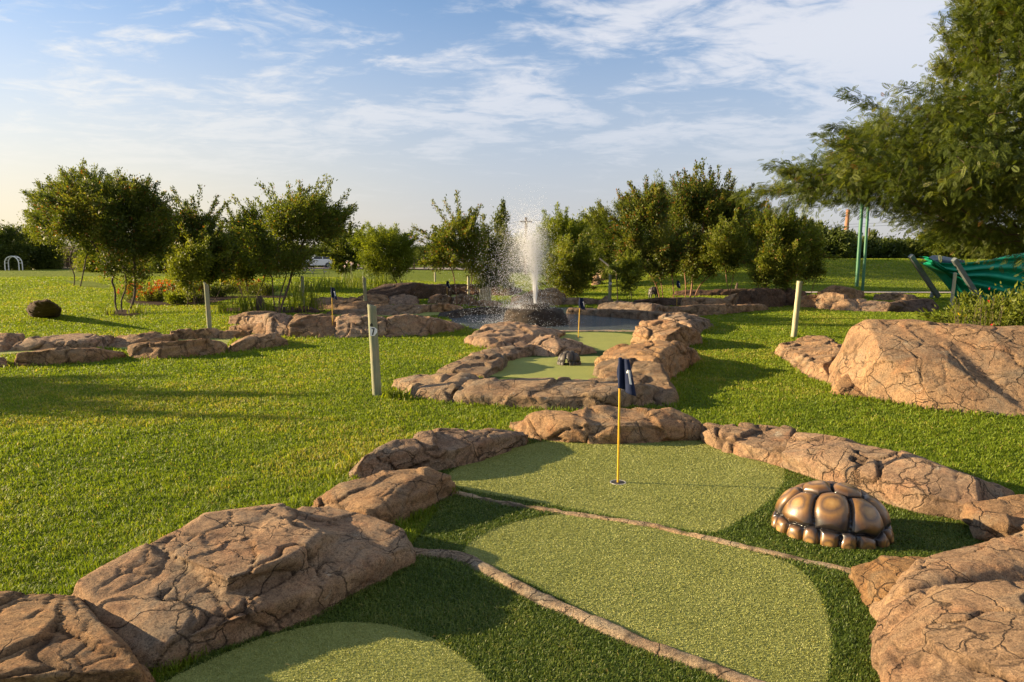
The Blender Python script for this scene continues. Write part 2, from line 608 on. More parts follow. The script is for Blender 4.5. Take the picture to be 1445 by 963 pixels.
def shellmat(name, rings, groove, coat, rough=0.4):
    t = NT(name)
    a = t.n('ShaderNodeAttribute', attribute_name='cell')
    g = t.n('ShaderNodeAttribute', attribute_name='groove')
    tc = t.n('ShaderNodeTexCoord').outputs['Object']
    nz = t.noise(tc, 12.0, 5, 0.6, 0.5)
    f = t.math('ADD', a.outputs['Fac'], t.math('MULTIPLY', t.math('SUBTRACT', nz.outputs['Fac'], 0.5), 0.35))
    c = t.ramp(f, rings).outputs[0]
    st = t.noise(tc, 40.0, 4, 0.6)
    c = t.mix(0.45, c, t.ramp(st.outputs['Fac'], [(0.3, (0.6, 0.6, 0.6)), (0.7, (1.1, 1.1, 1.1))]).outputs[0], 'MULTIPLY')
    c = t.mix(g.outputs['Fac'], c, groove)
    return t.finish(t.principled(c, rough, t.bump(nz.outputs['Fac'], 0.15, 0.01), spec=0.5, Coat_Weight=coat, Coat_Roughness=0.13))


M['shell'] = shellmat('varnished_shell', [(0.0, (0.4, 0.25, 0.095)), (0.18, (0.29, 0.16, 0.048)), (0.32, (0.1, 0.058, 0.03)), (0.46, (0.23, 0.12, 0.032)), (0.66, (0.12, 0.058, 0.018)), (0.88, (0.026, 0.021, 0.02))], (0.014, 0.013, 0.015), 0.4)
M['shell_dark'] = shellmat('dark_shell', [(0.0, (0.075, 0.055, 0.036)), (0.5, (0.045, 0.034, 0.023)), (1.0, (0.02, 0.016, 0.013))], (0.01, 0.009, 0.008), 0.05, 0.6)

# ------------------------------------------------------------------ sun and sky
SUN_EL, SUN_DIR = R(14.5), Vector((-1.0, 0.12, 0))     # where the sun stands
SUN_DIR.normalize()
to_sun = Vector((SUN_DIR.x * math.cos(SUN_EL), SUN_DIR.y * math.cos(SUN_EL), math.sin(SUN_EL)))
sd = bpy.data.lights.new('sun', 'SUN')
sd.energy = 4.7
sd.angle = R(0.55)
sd.color = (1.0, 0.77, 0.47)
so = bpy.data.objects.new('sun', sd)
so.rotation_euler = (-to_sun).to_track_quat('-Z', 'Y').to_euler()
so.location = (-20, 2, 12)
COL.objects.link(so)

world = bpy.data.worlds.new('World')
scene.world = world
world.use_nodes = True


def build_sky():
    nt = world.node_tree
    nt.nodes.clear()
    t = NT.__new__(NT)
    t.t = nt
    out = t.n('ShaderNodeOutputWorld')
    sky = t.n('ShaderNodeTexSky', sky_type='NISHITA')
    sky.sun_disc = False
    sky.sun_elevation = SUN_EL
    sky.sun_rotation = math.atan2(SUN_DIR.x, SUN_DIR.y)
    sky.altitude = 1400
    sky.air_density = 1.0
    sky.dust_density = 1.2
    sky.ozone_density = 1.5
    tc = t.n('ShaderNodeTexCoord').outputs['Generated']
    sep = t.n('ShaderNodeSeparateXYZ')
    t.l(tc, sep.inputs[0])
    x, y, z = sep.outputs
    zz = t.math('ADD', t.math('MAXIMUM', z, 0.0), 0.10)
    u = t.math('DIVIDE', x, zz)
    v = t.math('DIVIDE', y, zz)
    cmb = t.n('ShaderNodeCombineXYZ')
    t.l(u, cmb.inputs[0])
    t.l(v, cmb.inputs[1])
    # streaks of high cloud drawn out from right to left
    mp = t.n('ShaderNodeMapping')
    mp.inputs['Rotation'].default_value = (0, 0, R(-12))
    mp.inputs['Scale'].default_value = (0.75, 1.0, 1)
    mp.inputs['Location'].default_value = (3.1, 1.7, 0)
    t.l(cmb.outputs[0], mp.inputs['Vector'])
    big = t.noise(mp.outputs[0], 0.55, 3, 0.5, 0.3)
    fine = t.noise(mp.outputs[0], 2.6, 8, 0.62, 0.6)
    rip = t.noise(mp.outputs[0], 9.0, 5, 0.6, 0.8)
    # more of it to the right of the view
    side = t.math('MULTIPLY', t.math('ADD', x, 0.15), 0.28)
    m = t.math('ADD', t.math('MULTIPLY', big.outputs['Fac'], 0.9), t.math('MULTIPLY', fine.outputs['Fac'], 1.0))
    m = t.math('ADD', m, t.math('MULTIPLY', rip.outputs['Fac'], 0.42))
    m = t.math('ADD', m, side)
    mask = t.ramp(m, [(0.90, 0.0), (1.0, 0.62)], 'EASE').outputs[0]
    # ramp works on 0..1, so scale first
    ms = t.n('ShaderNodeMapRange', interpolation_type='SMOOTHSTEP')
    t.l(m, ms.inputs[0])
    ms.inputs[1].default_value = 1.09
    ms.inputs[2].default_value = 1.37
    ms.inputs[3].default_value = 0.0
    ms.inputs[4].default_value = 0.74
    # haze low over the horizon, warm towards the sun and grey-mauve away from it
    hz = t.n('ShaderNodeMapRange', interpolation_type='SMOOTHSTEP')
    t.l(z, hz.inputs[0])
    hz.inputs[1].default_value = -0.02
    hz.inputs[2].default_value = 0.38
    hz.inputs[3].default_value = 0.92
    hz.inputs[4].default_value = 0.0
    warm = t.n('ShaderNodeMapRange', interpolation_type='SMOOTHSTEP')
    t.l(x, warm.inputs[0])
    warm.inputs[1].default_value = -0.75
    warm.inputs[2].default_value = 0.1
    warm.inputs[3].default_value = 1.0
    warm.inputs[4].default_value = 0.0
    hcol = t.mix(warm.outputs[0], (0.186, 0.176, 0.182), (0.33, 0.268, 0.185))
    bg_sky = t.n('ShaderNodeBackground')
    gain = t.mix(1.0, sky.outputs[0], (0.92, 1.0, 1.08), 'MULTIPLY')
    t.l(gain, bg_sky.inputs[0])
    bg_sky.inputs[1].default_value = 0.062
    bg_h = t.n('ShaderNodeBackground')
    t.l(hcol, bg_h.inputs[0])
    bg_c = t.n('ShaderNodeBackground')
    ccol = t.mix(warm.outputs[0], (0.285, 0.284, 0.296), (0.345, 0.325, 0.29))
    t.l(ccol, bg_c.inputs[0])
    m1 = t.n('ShaderNodeMixShader')
    t.l(hz.outputs[0], m1.inputs[0])
    t.l(bg_sky.outputs[0], m1.inputs[1])
    t.l(bg_h.outputs[0], m1.inputs[2])
    fade = t.n('ShaderNodeMapRange', interpolation_type='SMOOTHSTEP')
    t.l(z, fade.inputs[0])
    fade.inputs[1].default_value = 0.02
    fade.inputs[2].default_value = 0.28
    cm = t.math('MULTIPLY', ms.outputs[0], fade.outputs[0])
    m2 = t.n('ShaderNodeMixShader')
    t.l(cm, m2.inputs[0])
    t.l(m1.outputs[0], m2.inputs[1])
    t.l(bg_c.outputs[0], m2.inputs[2])
    t.l(m2.outputs[0], out.inputs[0])


build_sky()
vs = scene.view_settings
vs.view_transform = 'Standard'
vs.look = 'None'
vs.exposure = 1.66
vs.gamma = 1.0
vs.use_curve_mapping = False

# ------------------------------------------------------------------ terrain
WATER_Z = -0.03
pond_px = [(628, 446), (640, 458), (668, 467), (720, 470), (800, 470), (900, 469), (935, 462), (960, 452), (955, 444), (890, 437), (800, 434), (700, 437), (650, 440)]
pond_poly = [W(a, b, WATER_Z)[:2] for a, b in pond_px]


def ground_z(x, y):
    x = np.asarray(x, float)
    y = np.asarray(y, float)
    p = np.stack([x * 0.09, y * 0.09, x * 0], 1)
    und = fbm(p, 3, 5) * 0.22 * smooth(28, 60, np.hypot(x, y))
    bank = smooth(31, 43, y) * smooth(3.5, 12, x) * 1.5
    left = smooth(26, 42, y) * smooth(-4, -14, x) * 0.35 * (1 - smooth(60, 90, y))
    far = smooth(150, 600, y) * 4.0
    return und + bank + left + far


def gz(x, y):
    return float(ground_z(np.array([x]), np.array([y]))[0])


def build_terrain():
    ys = np.concatenate([np.arange(-10, 32, 0.16), 32 * (700 / 32.0) ** (np.linspace(0, 1, 90)[1:] ** 1.0)])
    xs0 = np.arange(-26, 26.01, 0.2)
    ext = 26 * (600 / 26.0) ** np.linspace(0, 1, 50)[1:]
    xs = np.concatenate([-ext[::-1], xs0, ext])
    X, Y = np.meshgrid(xs, ys)
    x, y = X.ravel(), Y.ravel()
    z = ground_z(x, y)
    ins = in_poly(x, y, pond_poly)
    z = np.where(ins, -0.45, z)
    nx, ny = len(xs), len(ys)
    i = np.arange(nx * ny).reshape(ny, nx)
    q = np.stack([i[:-1, :-1], i[:-1, 1:], i[1:, 1:], i[1:, :-1]], -1).reshape(-1, 4)
    me = quads(np.stack([x, y, z], 1), q, True)
    tag(obj('lawn', me, M['lawn']), 'green mown lawn of the park', None, None, 'structure')


build_terrain()


def sheet(name, pts_xy, z, mat, label, res=0.12):
    """a flat laid surface with its outline smoothed"""
    bm = bmesh.new()
    vsx = [bm.verts.new((p[0], p[1], z)) for p in pts_xy]
    f = bm.faces.new(vsx)
    bmesh.ops.triangulate(bm, faces=[f])
    bmesh.ops.recalc_face_normals(bm, faces=bm.faces)
    for f in bm.faces:
        if f.normal.z < 0:
            f.normal_flip()
    me = bpy.data.meshes.new(name)
    bm.to_mesh(me)
    bm.free()
    return tag(obj(name, me, mat), label, None, None, 'structure')


def spline(pts, n=8, closed=True):
    pts = [np.array(p, float) for p in pts]
    out = []
    m = len(pts)
    for i in range(m if closed else m - 1):
        p0 = pts[(i - 1) % m] if closed or i > 0 else pts[0]
        p1, p2 = pts[i], pts[(i + 1) % m]
        p3 = pts[(i + 2) % m] if closed or i + 2 < m else pts[-1]
        for k in range(n):
            t = k / n
            out.append(0.5 * (2 * p1 + (p2 - p0) * t + (2 * p0 - 5 * p1 + 4 * p2 - p3) * t * t + (3 * p1 - p0 - 3 * p2 + p3) * t ** 3))
    if not closed:
        out.append(pts[-1])
    return out


def px_poly(pts, z=0.0):
    return [W(a, b, z)[:2] for a, b in pts]


# artificial turf: the dark fringe of each hole and the fine greens laid on it
turf_a = px_poly([(190, 990), (330, 905), (560, 800), (620, 720), (560, 690), (600, 655), (720, 612), (860, 605), (1000, 608), (1110, 640), (1240, 690), (1390, 725), (1480, 760), (1430, 790), (1300, 840), (1290, 1000), (1330, 1300), (100, 1300)])
turf_b = px_poly([(675, 545), (700, 505), (730, 494), (850, 492), (900, 515), (850, 548)])
turf_c = px_poly([(700, 486), (720, 471), (800, 467.5), (900, 468), (925, 480), (900, 500), (830, 500), (740, 495)])
turf_l = px_poly([(-60, 507), (30, 499), (150, 492), (190, 494), (320, 488), (330, 474), (260, 473), (150, 486), (40, 488), (-60, 485)])
turf_m = px_poly([(470, 447), (600, 447), (640, 443), (640, 437), (560, 436), (500, 441)])
turf_n = px_poly([(610, 429), (700, 432), (700, 427), (620, 425)])
turf_o = px_poly([(625, 420), (665, 421), (670, 415), (640, 413)])
sheet('artificial_turf', turf_a, 0.005, M['turf_base'], 'dark artificial turf around the nearest hole')
sheet('artificial_turf', turf_b, 0.005, M['turf_base'], 'artificial turf around the small tortoise')
sheet('artificial_turf', turf_c, 0.0075, M['turf_base'], 'artificial turf beside the pond')
green_1 = spline(px_poly([(640, 688), (640, 665), (700, 640), (790, 622), (900, 618), (1000, 622), (1080, 645), (1108, 668), (1090, 705), (1040, 738), (1000, 754), (900, 738), (760, 712)]), 6)
green_2 = spline(px_poly([(812, 727), (900, 742), (1010, 768), (1108, 795), (1150, 830), (1170, 880), (1170, 940), (1140, 1010), (1000, 950), (860, 884), (745, 825), (660, 790), (668, 765), (730, 738)]), 6)
green_3 = spline(px_poly([(440, 886), (520, 882), (590, 896), (640, 922), (690, 965), (720, 1040), (600, 1150), (300, 1150), (200, 1000), (330, 920)]), 6)
green_b = px_poly([(690, 532), (718, 506), (842, 503), (880, 518), (838, 540)])
green_c = spline(px_poly([(740, 487), (790, 472), (850, 470), (895, 474), (902, 486), (870, 496), (800, 494)]), 6)
for g, lab in ((green_1, 'pale putting green around the near flag'), (green_2, 'pale putting green in front of the dividing strip'), (green_3, 'shaded putting green beside the front left rock'), (green_b, 'putting green where the small tortoise stands'), (green_c, 'putting green beside the pond')):
    sheet('putting_green', g, 0.010, M['green_base'], lab)
for g, lab in ((turf_l, 'putting green inside the left rock ring'), (turf_m, 'putting green behind the rock wall'), (turf_n, 'narrow far putting green'), (turf_o, 'small far putting green')):
    sheet('putting_green', g, 0.010, M['green_base'], lab)

# water
sheet('pond_water', spline([W(a, b, WATER_Z)[:2] for a, b in pond_px], 4), WATER_Z, M['water'], 'rippled pond water around the fountain')


def ribbon(name, path, w, mat, label, lift=0.02):
    pts = spline(path, 8, False)
    vs_, fs = [], []
    for i, p in enumerate(pts):
        t = pts[min(i + 1, len(pts) - 1)] - pts[max(i - 1, 0)]
        t = t / np.linalg.norm(t)
        nrm = np.array([-t[1], t[0]])
        for s in (-1, -0.33, 0.33, 1):
            q = p[:2] + nrm * s * w / 2
            vs_.append((q[0], q[1], gz(q[0], q[1]) + lift))
    for i in range(len(pts) - 1):
        for k in range(3):
            fs.append((i * 4 + k, i * 4 + k + 1, (i + 1) * 4 + k + 1, (i + 1) * 4 + k))
    me = quads(vs_, fs)
    return tag(obj(name, me, mat), label, None, None, 'structure')


ribbon('gravel_path', [(11.5, 31.0), (17, 31.2), (26, 31.0), (44, 30.5)], 0.9, M['path'], 'pale gravel path at the foot of the bank', 0.05)
ribbon('road', [(-70, 92), (-30, 90), (0, 90), (40, 94)], 16.0, M['road'], 'pale road far behind the lawn', 0.12)

# ------------------------------------------------------------------ sculpted rocks


import mathutils.geometry as mgeo
rock_feet = []


def hull_bm(bm, pts, grow_by=0.03, clamp=True):
    vs_ = []
    b2 = [Vector(W(a, b, 0)[:2]) for a, b, h in pts if h == 0]
    foot = [b2[i] for i in mgeo.convex_hull_2d(b2)] if len(b2) > 2 else []
    fc = sum(foot, Vector((0, 0))) / max(1, len(foot))
    foot = [fc + (q - fc) * (1 + 0.015 / max(0.05, (q - fc).length)) for q in foot]
    for (px, py, h) in pts:
        # a face may lean in but not hang over its own foot towards the viewer
        for _ in range(40):
            q = W(px, py, h)
            if not clamp or not foot or h < 0.05 or q[1] > fc.y or in_poly(np.array([q[0]]), np.array([q[1]]), [tuple(c) for c in foot])[0]:
                break
            h *= 0.95
        if h == 0:
            p = W(px, py, 0.0)
            p[2] = -0.08
        else:
            p = W(px, py, h)
        vs_.append(bm.verts.new(p))
    c = sum((v.co for v in vs_), Vector()) / len(vs_)
    for v in vs_:
        dx, dy = v.co.x - c.x, v.co.y - c.y
        ln = math.hypot(dx, dy) + 1e-6
        k = 1.0 + min(0.09, grow_by / ln)
        v.co.x, v.co.y = c.x + dx * k, c.y + dy * k
    rock_feet.append([tuple(vs_[i].co[:2]) for i in mgeo.convex_hull_2d([v.co.to_2d() for v in vs_])])
    res = bmesh.ops.convex_hull(bm, input=vs_)
    junk = list({g for g in res['geom_interior'] + res['geom_unused'] if isinstance(g, bmesh.types.BMVert)})
    if junk:
        bmesh.ops.delete(bm, geom=junk, context='VERTS')


rock_n = [0]


def rock(label, hulls, vox=0.03, group=None, mat='rock', crack=1.0, cell=0.45, rough=1.0, name='rock', strata=1.0, smooth_it=2, cat='rock', clamp=True):
    seed = rock_n[0] * 7 + 3
    rock_n[0] += 1
    acc = bmesh.new()
    for h in hulls:
        b = bmesh.new()
        hull_bm(b, h, 0.02 + vox, clamp)
        tmp = bpy.data.meshes.new('tmp')
        b.to_mesh(tmp)
        b.free()
        acc.from_mesh(tmp)
        bpy.data.meshes.remove(tmp)
    me0 = bpy.data.meshes.new('tmp')
    acc.to_mesh(me0)
    acc.free()
    o0 = bpy.data.objects.new('tmp', me0)
    COL.objects.link(o0)
    md = o0.modifiers.new('r', 'REMESH')
    md.mode = 'VOXEL'
    md.voxel_size = vox
    sm = o0.modifiers.new('s', 'SMOOTH')
    sm.iterations = smooth_it
    sm.factor = 0.5
    dg = bpy.context.evaluated_depsgraph_get()
    ev = o0.evaluated_get(dg)
    me = bpy.data.meshes.new_from_object(ev)
    bpy.data.objects.remove(o0)
    bpy.data.meshes.remove(me0)
    n = len(me.vertices)
    co = np.empty(n * 3, np.float32)
    me.vertices.foreach_get('co', co)
    co = co.reshape(-1, 3).astype(float)
    nr = np.empty(n * 3, np.float32)
    me.vertices.foreach_get('normal', nr)
    nr = nr.reshape(-1, 3).astype(float)
    size = co.max(0) - co.min(0)
    sc = float(np.clip(size[2] / 0.35, 0.5, 1.5))
    warp = np.stack([fbm(co * 2.2, 3, seed + k * 31) for k in range(3)], 1)
    # lumps and dents
    d = fbm(co * 2.4 / sc ** 0.5, 3, seed) * 0.016 * sc * rough
    d += fbm(co * np.array([7.0, 7.0, 16.0]), 4, seed + 5) * 0.0042 * rough
    # ledges of bedded stone
    tilt = np.array([random.uniform(-.25, .25), random.uniform(-.25, .25), 1.0])
    s = (co @ tilt) * 8.5 / sc + warp[:, 0] * 1.1
    fr = s - np.floor(s)
    side = 1 - np.abs(nr[:, 2]) ** 2
    led = smooth(0.0, 0.75, fr) - smooth(0.86, 1.0, fr)
    d += (led - 0.5) * 0.013 * sc * strata * (0.25 + 0.75 * side)
    # plates divided by cracks
    q = co / cell * np.array([1.0, 1.0, 1.15]) + warp * 0.45
    f1, f2, rid = voro(q, seed + 9)
    tilt_v = np.stack([np.sin(rid * 91.7 + k * 2.1) for k in range(3)], 1)
    facet = (voro.off * tilt_v).sum(1) * cell
    f1b, f2b, ridb = voro(co / (cell * 0.42) + warp * 0.7, seed + 13)
    edge = (f2 - f1) * cell
    edgeb = (f2b - f1b) * cell * 0.42
    wdt = max(0.008, vox * 0.62)
    some = smooth(-0.15, 0.15, fbm(co * 1.7, 2, seed + 21) + 0.12)
    someb = smooth(0.02, 0.22, fbm(co * 2.6, 2, seed + 25))
    g = np.exp(-(edge / wdt) ** 2) * some
    gb = np.exp(-(edgeb / (wdt * 0.8)) ** 2) * someb * 0.7
    cr = np.clip(np.maximum(g, gb), 0, 1) * crack
    d += ((rid - 0.5) * 0.013 * sc + np.clip(facet * 0.16, -0.022, 0.022)) * rough * smooth(0, 0.02, edge)
    d += (ridb - 0.5) * 0.006 * sc * rough
    d -= np.maximum(g * 0.024, gb * 0.012) * crack * min(1.3, sc)
    if vox < 0.02:
        d += fbm(co * 34, 2, seed + 41) * 0.0025
    co = co + nr * d[:, None]
    c = (co.min(0) + co.max(0)) / 2
    c[2] = 0.0
    me.vertices.foreach_set('co', (co - c).astype(np.float32).ravel())
    attr(me, 'crack', cr)
    me.polygons.foreach_set('use_smooth', np.ones(len(me.polygons), bool))
    me.update()
    o = obj(name, me, M[mat], None, c)
    return tag(o, label, cat, group)


G_A = 'sculpted rocks edging the nearest hole'
G_B = 'sculpted rocks edging the small tortoise hole'
G_L = 'sculpted rocks ringing the left hole'
G_M = 'rounded blocks of the low rock wall'
G_N = 'rocks stepping up behind the pond on the left'
G_P = 'rocks stepping along the far right of the pond'
G_Q = 'rocks ringing the far right hole'

# nearest hole
rock('big cracked brown slab stretching across the left foreground beside the lawn', [
    [(215, 950, 0), (350, 895, 0), (440, 868, 0), (540, 815, 0), (580, 795, 0), (575, 772, 0), (455, 712, 0), (330, 735, 0), (215, 765, 0), (140, 810, 0), (100, 860, 0), (150, 915, 0),
     (150, 895, .17), (180, 925, .10), (240, 905, .15), (345, 862, .16), (430, 830, .17), (520, 792, .16), (572, 772, .11), (560, 748, .15), (460, 714, .2), (330, 726, .26), (240, 757, .27), (190, 790, .25), (120, 815, .22), (108, 850, .2)],
    [(222, 785, .15), (325, 836, .14), (440, 806, .12), (490, 760, .12), (400, 715, .14), (290, 730, .15), (236, 770, .265), (325, 812, .25), (405, 786, .255), (450, 752, .25), (395, 716, .275), (300, 727, .285)]],
    0.0115, G_A, cell=0.45, rough=0.5)
rock('broken brown rock at the bottom left corner of the foreground', [
    [(-150, 1020, 0), (205, 985, 0), (222, 955, 0), (165, 905, 0), (112, 850, 0), (0, 842, 0), (-150, 890, 0),
     (-120, 960, .21), (60, 930, .2), (188, 940, .16), (150, 895, .18), (120, 862, .19), (70, 836, .21), (-60, 850, .24), (108, 842, .18), (0, 836, .23)]],
    0.0115, G_A, cell=0.4, rough=0.38, clamp=False)
rock('humped brown rock with slanting split at the left end of the far dividing strip', [
    [(520, 752, 0), (580, 728, 0), (640, 697, 0), (632, 680, 0), (540, 665, 0), (470, 690, 0), (445, 715, 0), (470, 735, 0),
     (522, 726, .16), (600, 690, .18), (628, 672, .18), (600, 662, .21), (540, 662, .22), (485, 682, .17), (452, 708, .1), (495, 730, .13)]],
    0.0115, G_A, cell=0.4, rough=0.65)
rock('long tapering brown rock along the left edge of the near flag green', [
    [(485, 680, 0), (560, 672, 0), (640, 662, 0), (690, 640, 0), (748, 624, 0), (740, 610, 0), (600, 615, 0), (520, 640, 0), (478, 668, 0),
     (520, 640, .2), (560, 622, .23), (620, 608, .21), (735, 606, .13), (745, 612, .11), (690, 618, .17), (640, 632, .2), (590, 648, .18), (510, 662, .14)]],
    0.016, G_A, cell=0.38)
rock('broad brown rock directly behind the near flag with a dark lower face', [
    [(715, 606, 0), (762, 624, 0), (880, 628, 0), (985, 622, 0), (988, 604, 0), (930, 588, 0), (800, 590, 0), (722, 598, 0),
     (722, 596, .12), (755, 584, .2), (860, 574, .25), (940, 577, .24), (982, 598, .14), (875, 598, .19), (970, 605, .12), (795, 596, .17)]],
    0.016, G_A, cell=0.42)
rock('short brown rock behind the green between the flag rock and the long right rock', [
    [(990, 622, 0), (1040, 645, 0), (1105, 660, 0), (1120, 640, 0), (1120, 612, 0), (1000, 600, 0),
     (998, 600, .14), (1100, 601, .19), (1122, 610, .17), (1108, 638, .15), (1060, 627, .14), (1000, 612, .1)]],
    0.016, G_A, cell=0.3)
rock('long smooth orange brown rock running behind the varnished tortoise', [
    [(1105, 660, 0), (1200, 692, 0), (1290, 724, 0), (1370, 740, 0), (1395, 728, 0), (1425, 695, 0), (1280, 645, 0), (1130, 612, 0),
     (1128, 610, .22), (1108, 638, .15), (1190, 632, .24), (1240, 628, .27), (1290, 648, .26), (1370, 668, .24), (1428, 696, .16), (1378, 714, .15), (1300, 694, .17), (1200, 658, .18)]],
    0.014, G_A, cell=0.6, rough=0.6)
rock('pale brown rock at the right frame edge behind the right foreground boulders', [
    [(1370, 740, 0), (1390, 765, 0), (1500, 780, 0), (1620, 730, 0), (1480, 695, 0),
     (1374, 716, .15), (1430, 702, .2), (1500, 703, .22), (1600, 725, .15), (1395, 740, .13), (1500, 740, .19)]],
    0.016, G_A, cell=0.3)
rock('small wedge of pale rock at the right end of the far dividing strip', [
    [(1197, 812, 0), (1222, 850, 0), (1245, 872, 0), (1300, 858, 0), (1315, 806, 0), (1250, 797, 0),
     (1204, 800, .09), (1240, 785, .16), (1310, 786, .18), (1295, 815, .17), (1250, 830, .12), (1222, 840, .05)]],
    0.0115, G_A, cell=0.3, rough=0.4)
rock('rounded sandy boulder rising at the right edge behind the foremost right boulder', [
    [(1225, 852, 0), (1250, 880, 0), (1300, 900, 0), (1420, 900, 0), (1640, 860, 0), (1620, 790, 0), (1480, 775, 0), (1330, 800, 0), (1285, 815, 0),
     (1310, 784, .2), (1400, 759, .27), (1480, 750, .31), (1600, 760, .3), (1285, 830, .2), (1262, 852, .12), (1330, 850, .25), (1450, 850, .3), (1600, 850, .3)]],
    0.0115, G_A, cell=0.6, rough=0.6)
rock('large stained boulder filling the bottom right corner of the foreground', [
    [(1240, 905, 0), (1252, 970, 0), (1262, 1120, 0), (1700, 1250, 0), (1800, 900, 0), (1500, 850, 0), (1330, 860, 0), (1265, 880, 0),
     (1268, 868, .16), (1330, 832, .28), (1400, 836, .32), (1480, 826, .36), (1640, 850, .36), (1262, 930, .17), (1300, 975, .25), (1320, 1080, .28), (1440, 920, .36), (1560, 1010, .42), (1640, 1060, .36)]],
    0.0115, G_A, cell=0.5, rough=0.6)

# hole with the small tortoise
rock('grey brown faceted rock beside the numbered post', [
    [(545, 548, 0), (575, 561, 0), (625, 569, 0), (655, 562, 0), (690, 548, 0), (650, 532, 0), (590, 533, 0),
     (560, 533, .12), (600, 528, .17), (650, 528, .2), (688, 533, .17), (640, 547, .15), (600, 550, .1)]],
    0.02, G_B, 'rock_grey', cell=0.4)
rock('long flat grey brown slab in front of the small tortoise green', [
    [(630, 567, 0), (700, 573, 0), (780, 579, 0), (860, 579, 0), (930, 570, 0), (935, 548, 0), (835, 545, 0), (660, 541, 0),
     (662, 538, .2), (700, 535, .22), (830, 536, .21), (910, 540, .24), (935, 553, .16), (860, 557, .19), (760, 557, .17), (645, 558, .1)]],
    0.02, G_B, 'rock_grey', cell=0.5)
rock('flat topped slab along the left side of the small tortoise green', [
    [(610, 528, 0), (690, 536, 0), (714, 514, 0), (702, 502, 0), (650, 505, 0),
     (622, 520, .14), (660, 503, .19), (710, 500, .19), (704, 514, .17), (682, 527, .12)]],
    0.02, G_B, 'rock_grey', cell=0.4)
rock('low narrow rock joining the flat slab to the pointed mound', [
    [(655, 503, 0), (700, 514, 0), (740, 505, 0), (760, 498, 0), (768, 490, 0), (700, 492, 0),
     (665, 497, .12), (720, 491, .16), (760, 486, .17), (715, 503, .1)]],
    0.02, G_B, cell=0.35)
rock('pointed brown mound just behind the small tortoise', [
    [(728, 500, 0), (780, 504, 0), (843, 499, 0), (832, 488, 0), (760, 484, 0),
     (738, 490, .13), (762, 471, .3), (782, 474, .3), (838, 490, .12), (790, 494, .12)]],
    0.02, G_B, cell=0.4)
rock('layered tan rock left of the pond edge green', [
    [(652, 484, 0), (690, 493, 0), (740, 494, 0), (800, 472, 0), (720, 463, 0), (672, 468, 0),
     (660, 478, .1), (690, 457, .28), (720, 454, .31), (768, 461, .22), (796, 468, .1), (740, 476, .15), (690, 480, .14)]],
    0.025, G_B, cell=0.4, strata=1.4)
rock('low tan rock at the right front corner of the small tortoise green', [
    [(838, 530, 0), (860, 545, 0), (900, 578, 0), (955, 572, 0), (958, 560, 0), (935, 535, 0), (880, 515, 0),
     (842, 516, .14), (882, 503, .26), (930, 515, .25), (950, 552, .12), (862, 535, .16)]],
    0.02, G_B, 'rock_grey', cell=0.4)
rock('squared block with a dark right face right of the small tortoise', [
    [(835, 520, 0), (900, 540, 0), (940, 540, 0), (990, 508, 0), (975, 496, 0), (880, 496, 0),
     (852, 500, .22), (880, 489, .32), (925, 483, .38), (955, 484, .38), (980, 496, .2), (922, 506, .3), (935, 520, .18)]],
    0.02, G_B, cell=0.5)
rock('tall upright tan rock at the right side of the pond edge green', [
    [(888, 487, 0), (940, 494, 0), (988, 486, 0), (990, 474, 0), (920, 468, 0),
     (896, 468, .25), (908, 453, .42), (940, 452, .44), (965, 458, .4), (984, 470, .25), (940, 474, .3)]],
    0.025, G_B, cell=0.4)
rock('stack of thin rock ledges at the far end of the right rock edging', [
    [(925, 463, 0), (985, 475, 0), (1005, 461, 0), (985, 448, 0), (935, 448, 0),
     (932, 446, .28), (960, 441, .34), (1001, 452, .14), (975, 458, .2)]],
    0.025, G_B, cell=0.35, strata=1.8)

# ring of the left hole
rock('long low brown rock at the front left of the left ring', [
    [(18, 518, 0), (110, 513, 0), (155, 508, 0), (182, 504, 0), (160, 494, 0), (40, 497, 0),
     (30, 500, .2), (70, 491, .27), (140, 493, .21), (174, 499, .1), (120, 502, .18)]], 0.022, G_L, cell=0.5)
rock('highest pointed brown rock in the middle front of the left ring', [
    [(182, 505, 0), (220, 507, 0), (310, 501, 0), (320, 491, 0), (260, 484, 0), (190, 489, 0),
     (186, 488, .2), (240, 480, .3), (290, 475, .33), (314, 485, .2), (230, 491, .21)]], 0.022, G_L, cell=0.5)
rock('right hand brown rock closing the left ring', [
    [(316, 499, 0), (402, 488, 0), (404, 480, 0), (385, 474, 0), (330, 482, 0),
     (328, 486, .15), (360, 472, .22), (390, 471, .25), (401, 481, .12), (340, 479, .2)]], 0.022, G_L, cell=0.4)
rock('brown rock cut by the left frame edge at the back of the left ring', [
    [(-40, 503, 0), (8, 498, 0), (35, 488, 0), (20, 476, 0), (-40, 478, 0),
     (-30, 475, .2), (10, 468, .26), (31, 471, .2), (4, 484, .14)]], 0.025, G_L, cell=0.4)
rock('long ledge of brown rock at the back left of the left ring', [
    [(12, 496, 0), (140, 494, 0), (162, 486, 0), (150, 478, 0), (60, 478, 0),
     (40, 478, .2), (80, 471, .25), (158, 473, .18), (130, 480, .18), (26, 487, .14)]], 0.025, G_L, cell=0.5)
rock('short brown rock with a flat foot at the back middle of the left ring', [
    [(140, 494, 0), (180, 491, 0), (250, 483, 0), (242, 475, 0), (170, 480, 0),
     (168, 474, .15), (205, 468, .23), (244, 472, .2), (200, 480, .12)]], 0.025, G_L, cell=0.4)
rock('squarish reddish rock at the back of the left ring before the slanted post', [
    [(238, 480, 0), (310, 478, 0), (318, 470, 0), (250, 470, 0),
     (243, 466, .2), (290, 463, .24), (312, 466, .18), (300, 471, .16)]], 0.025, G_L, cell=0.35)
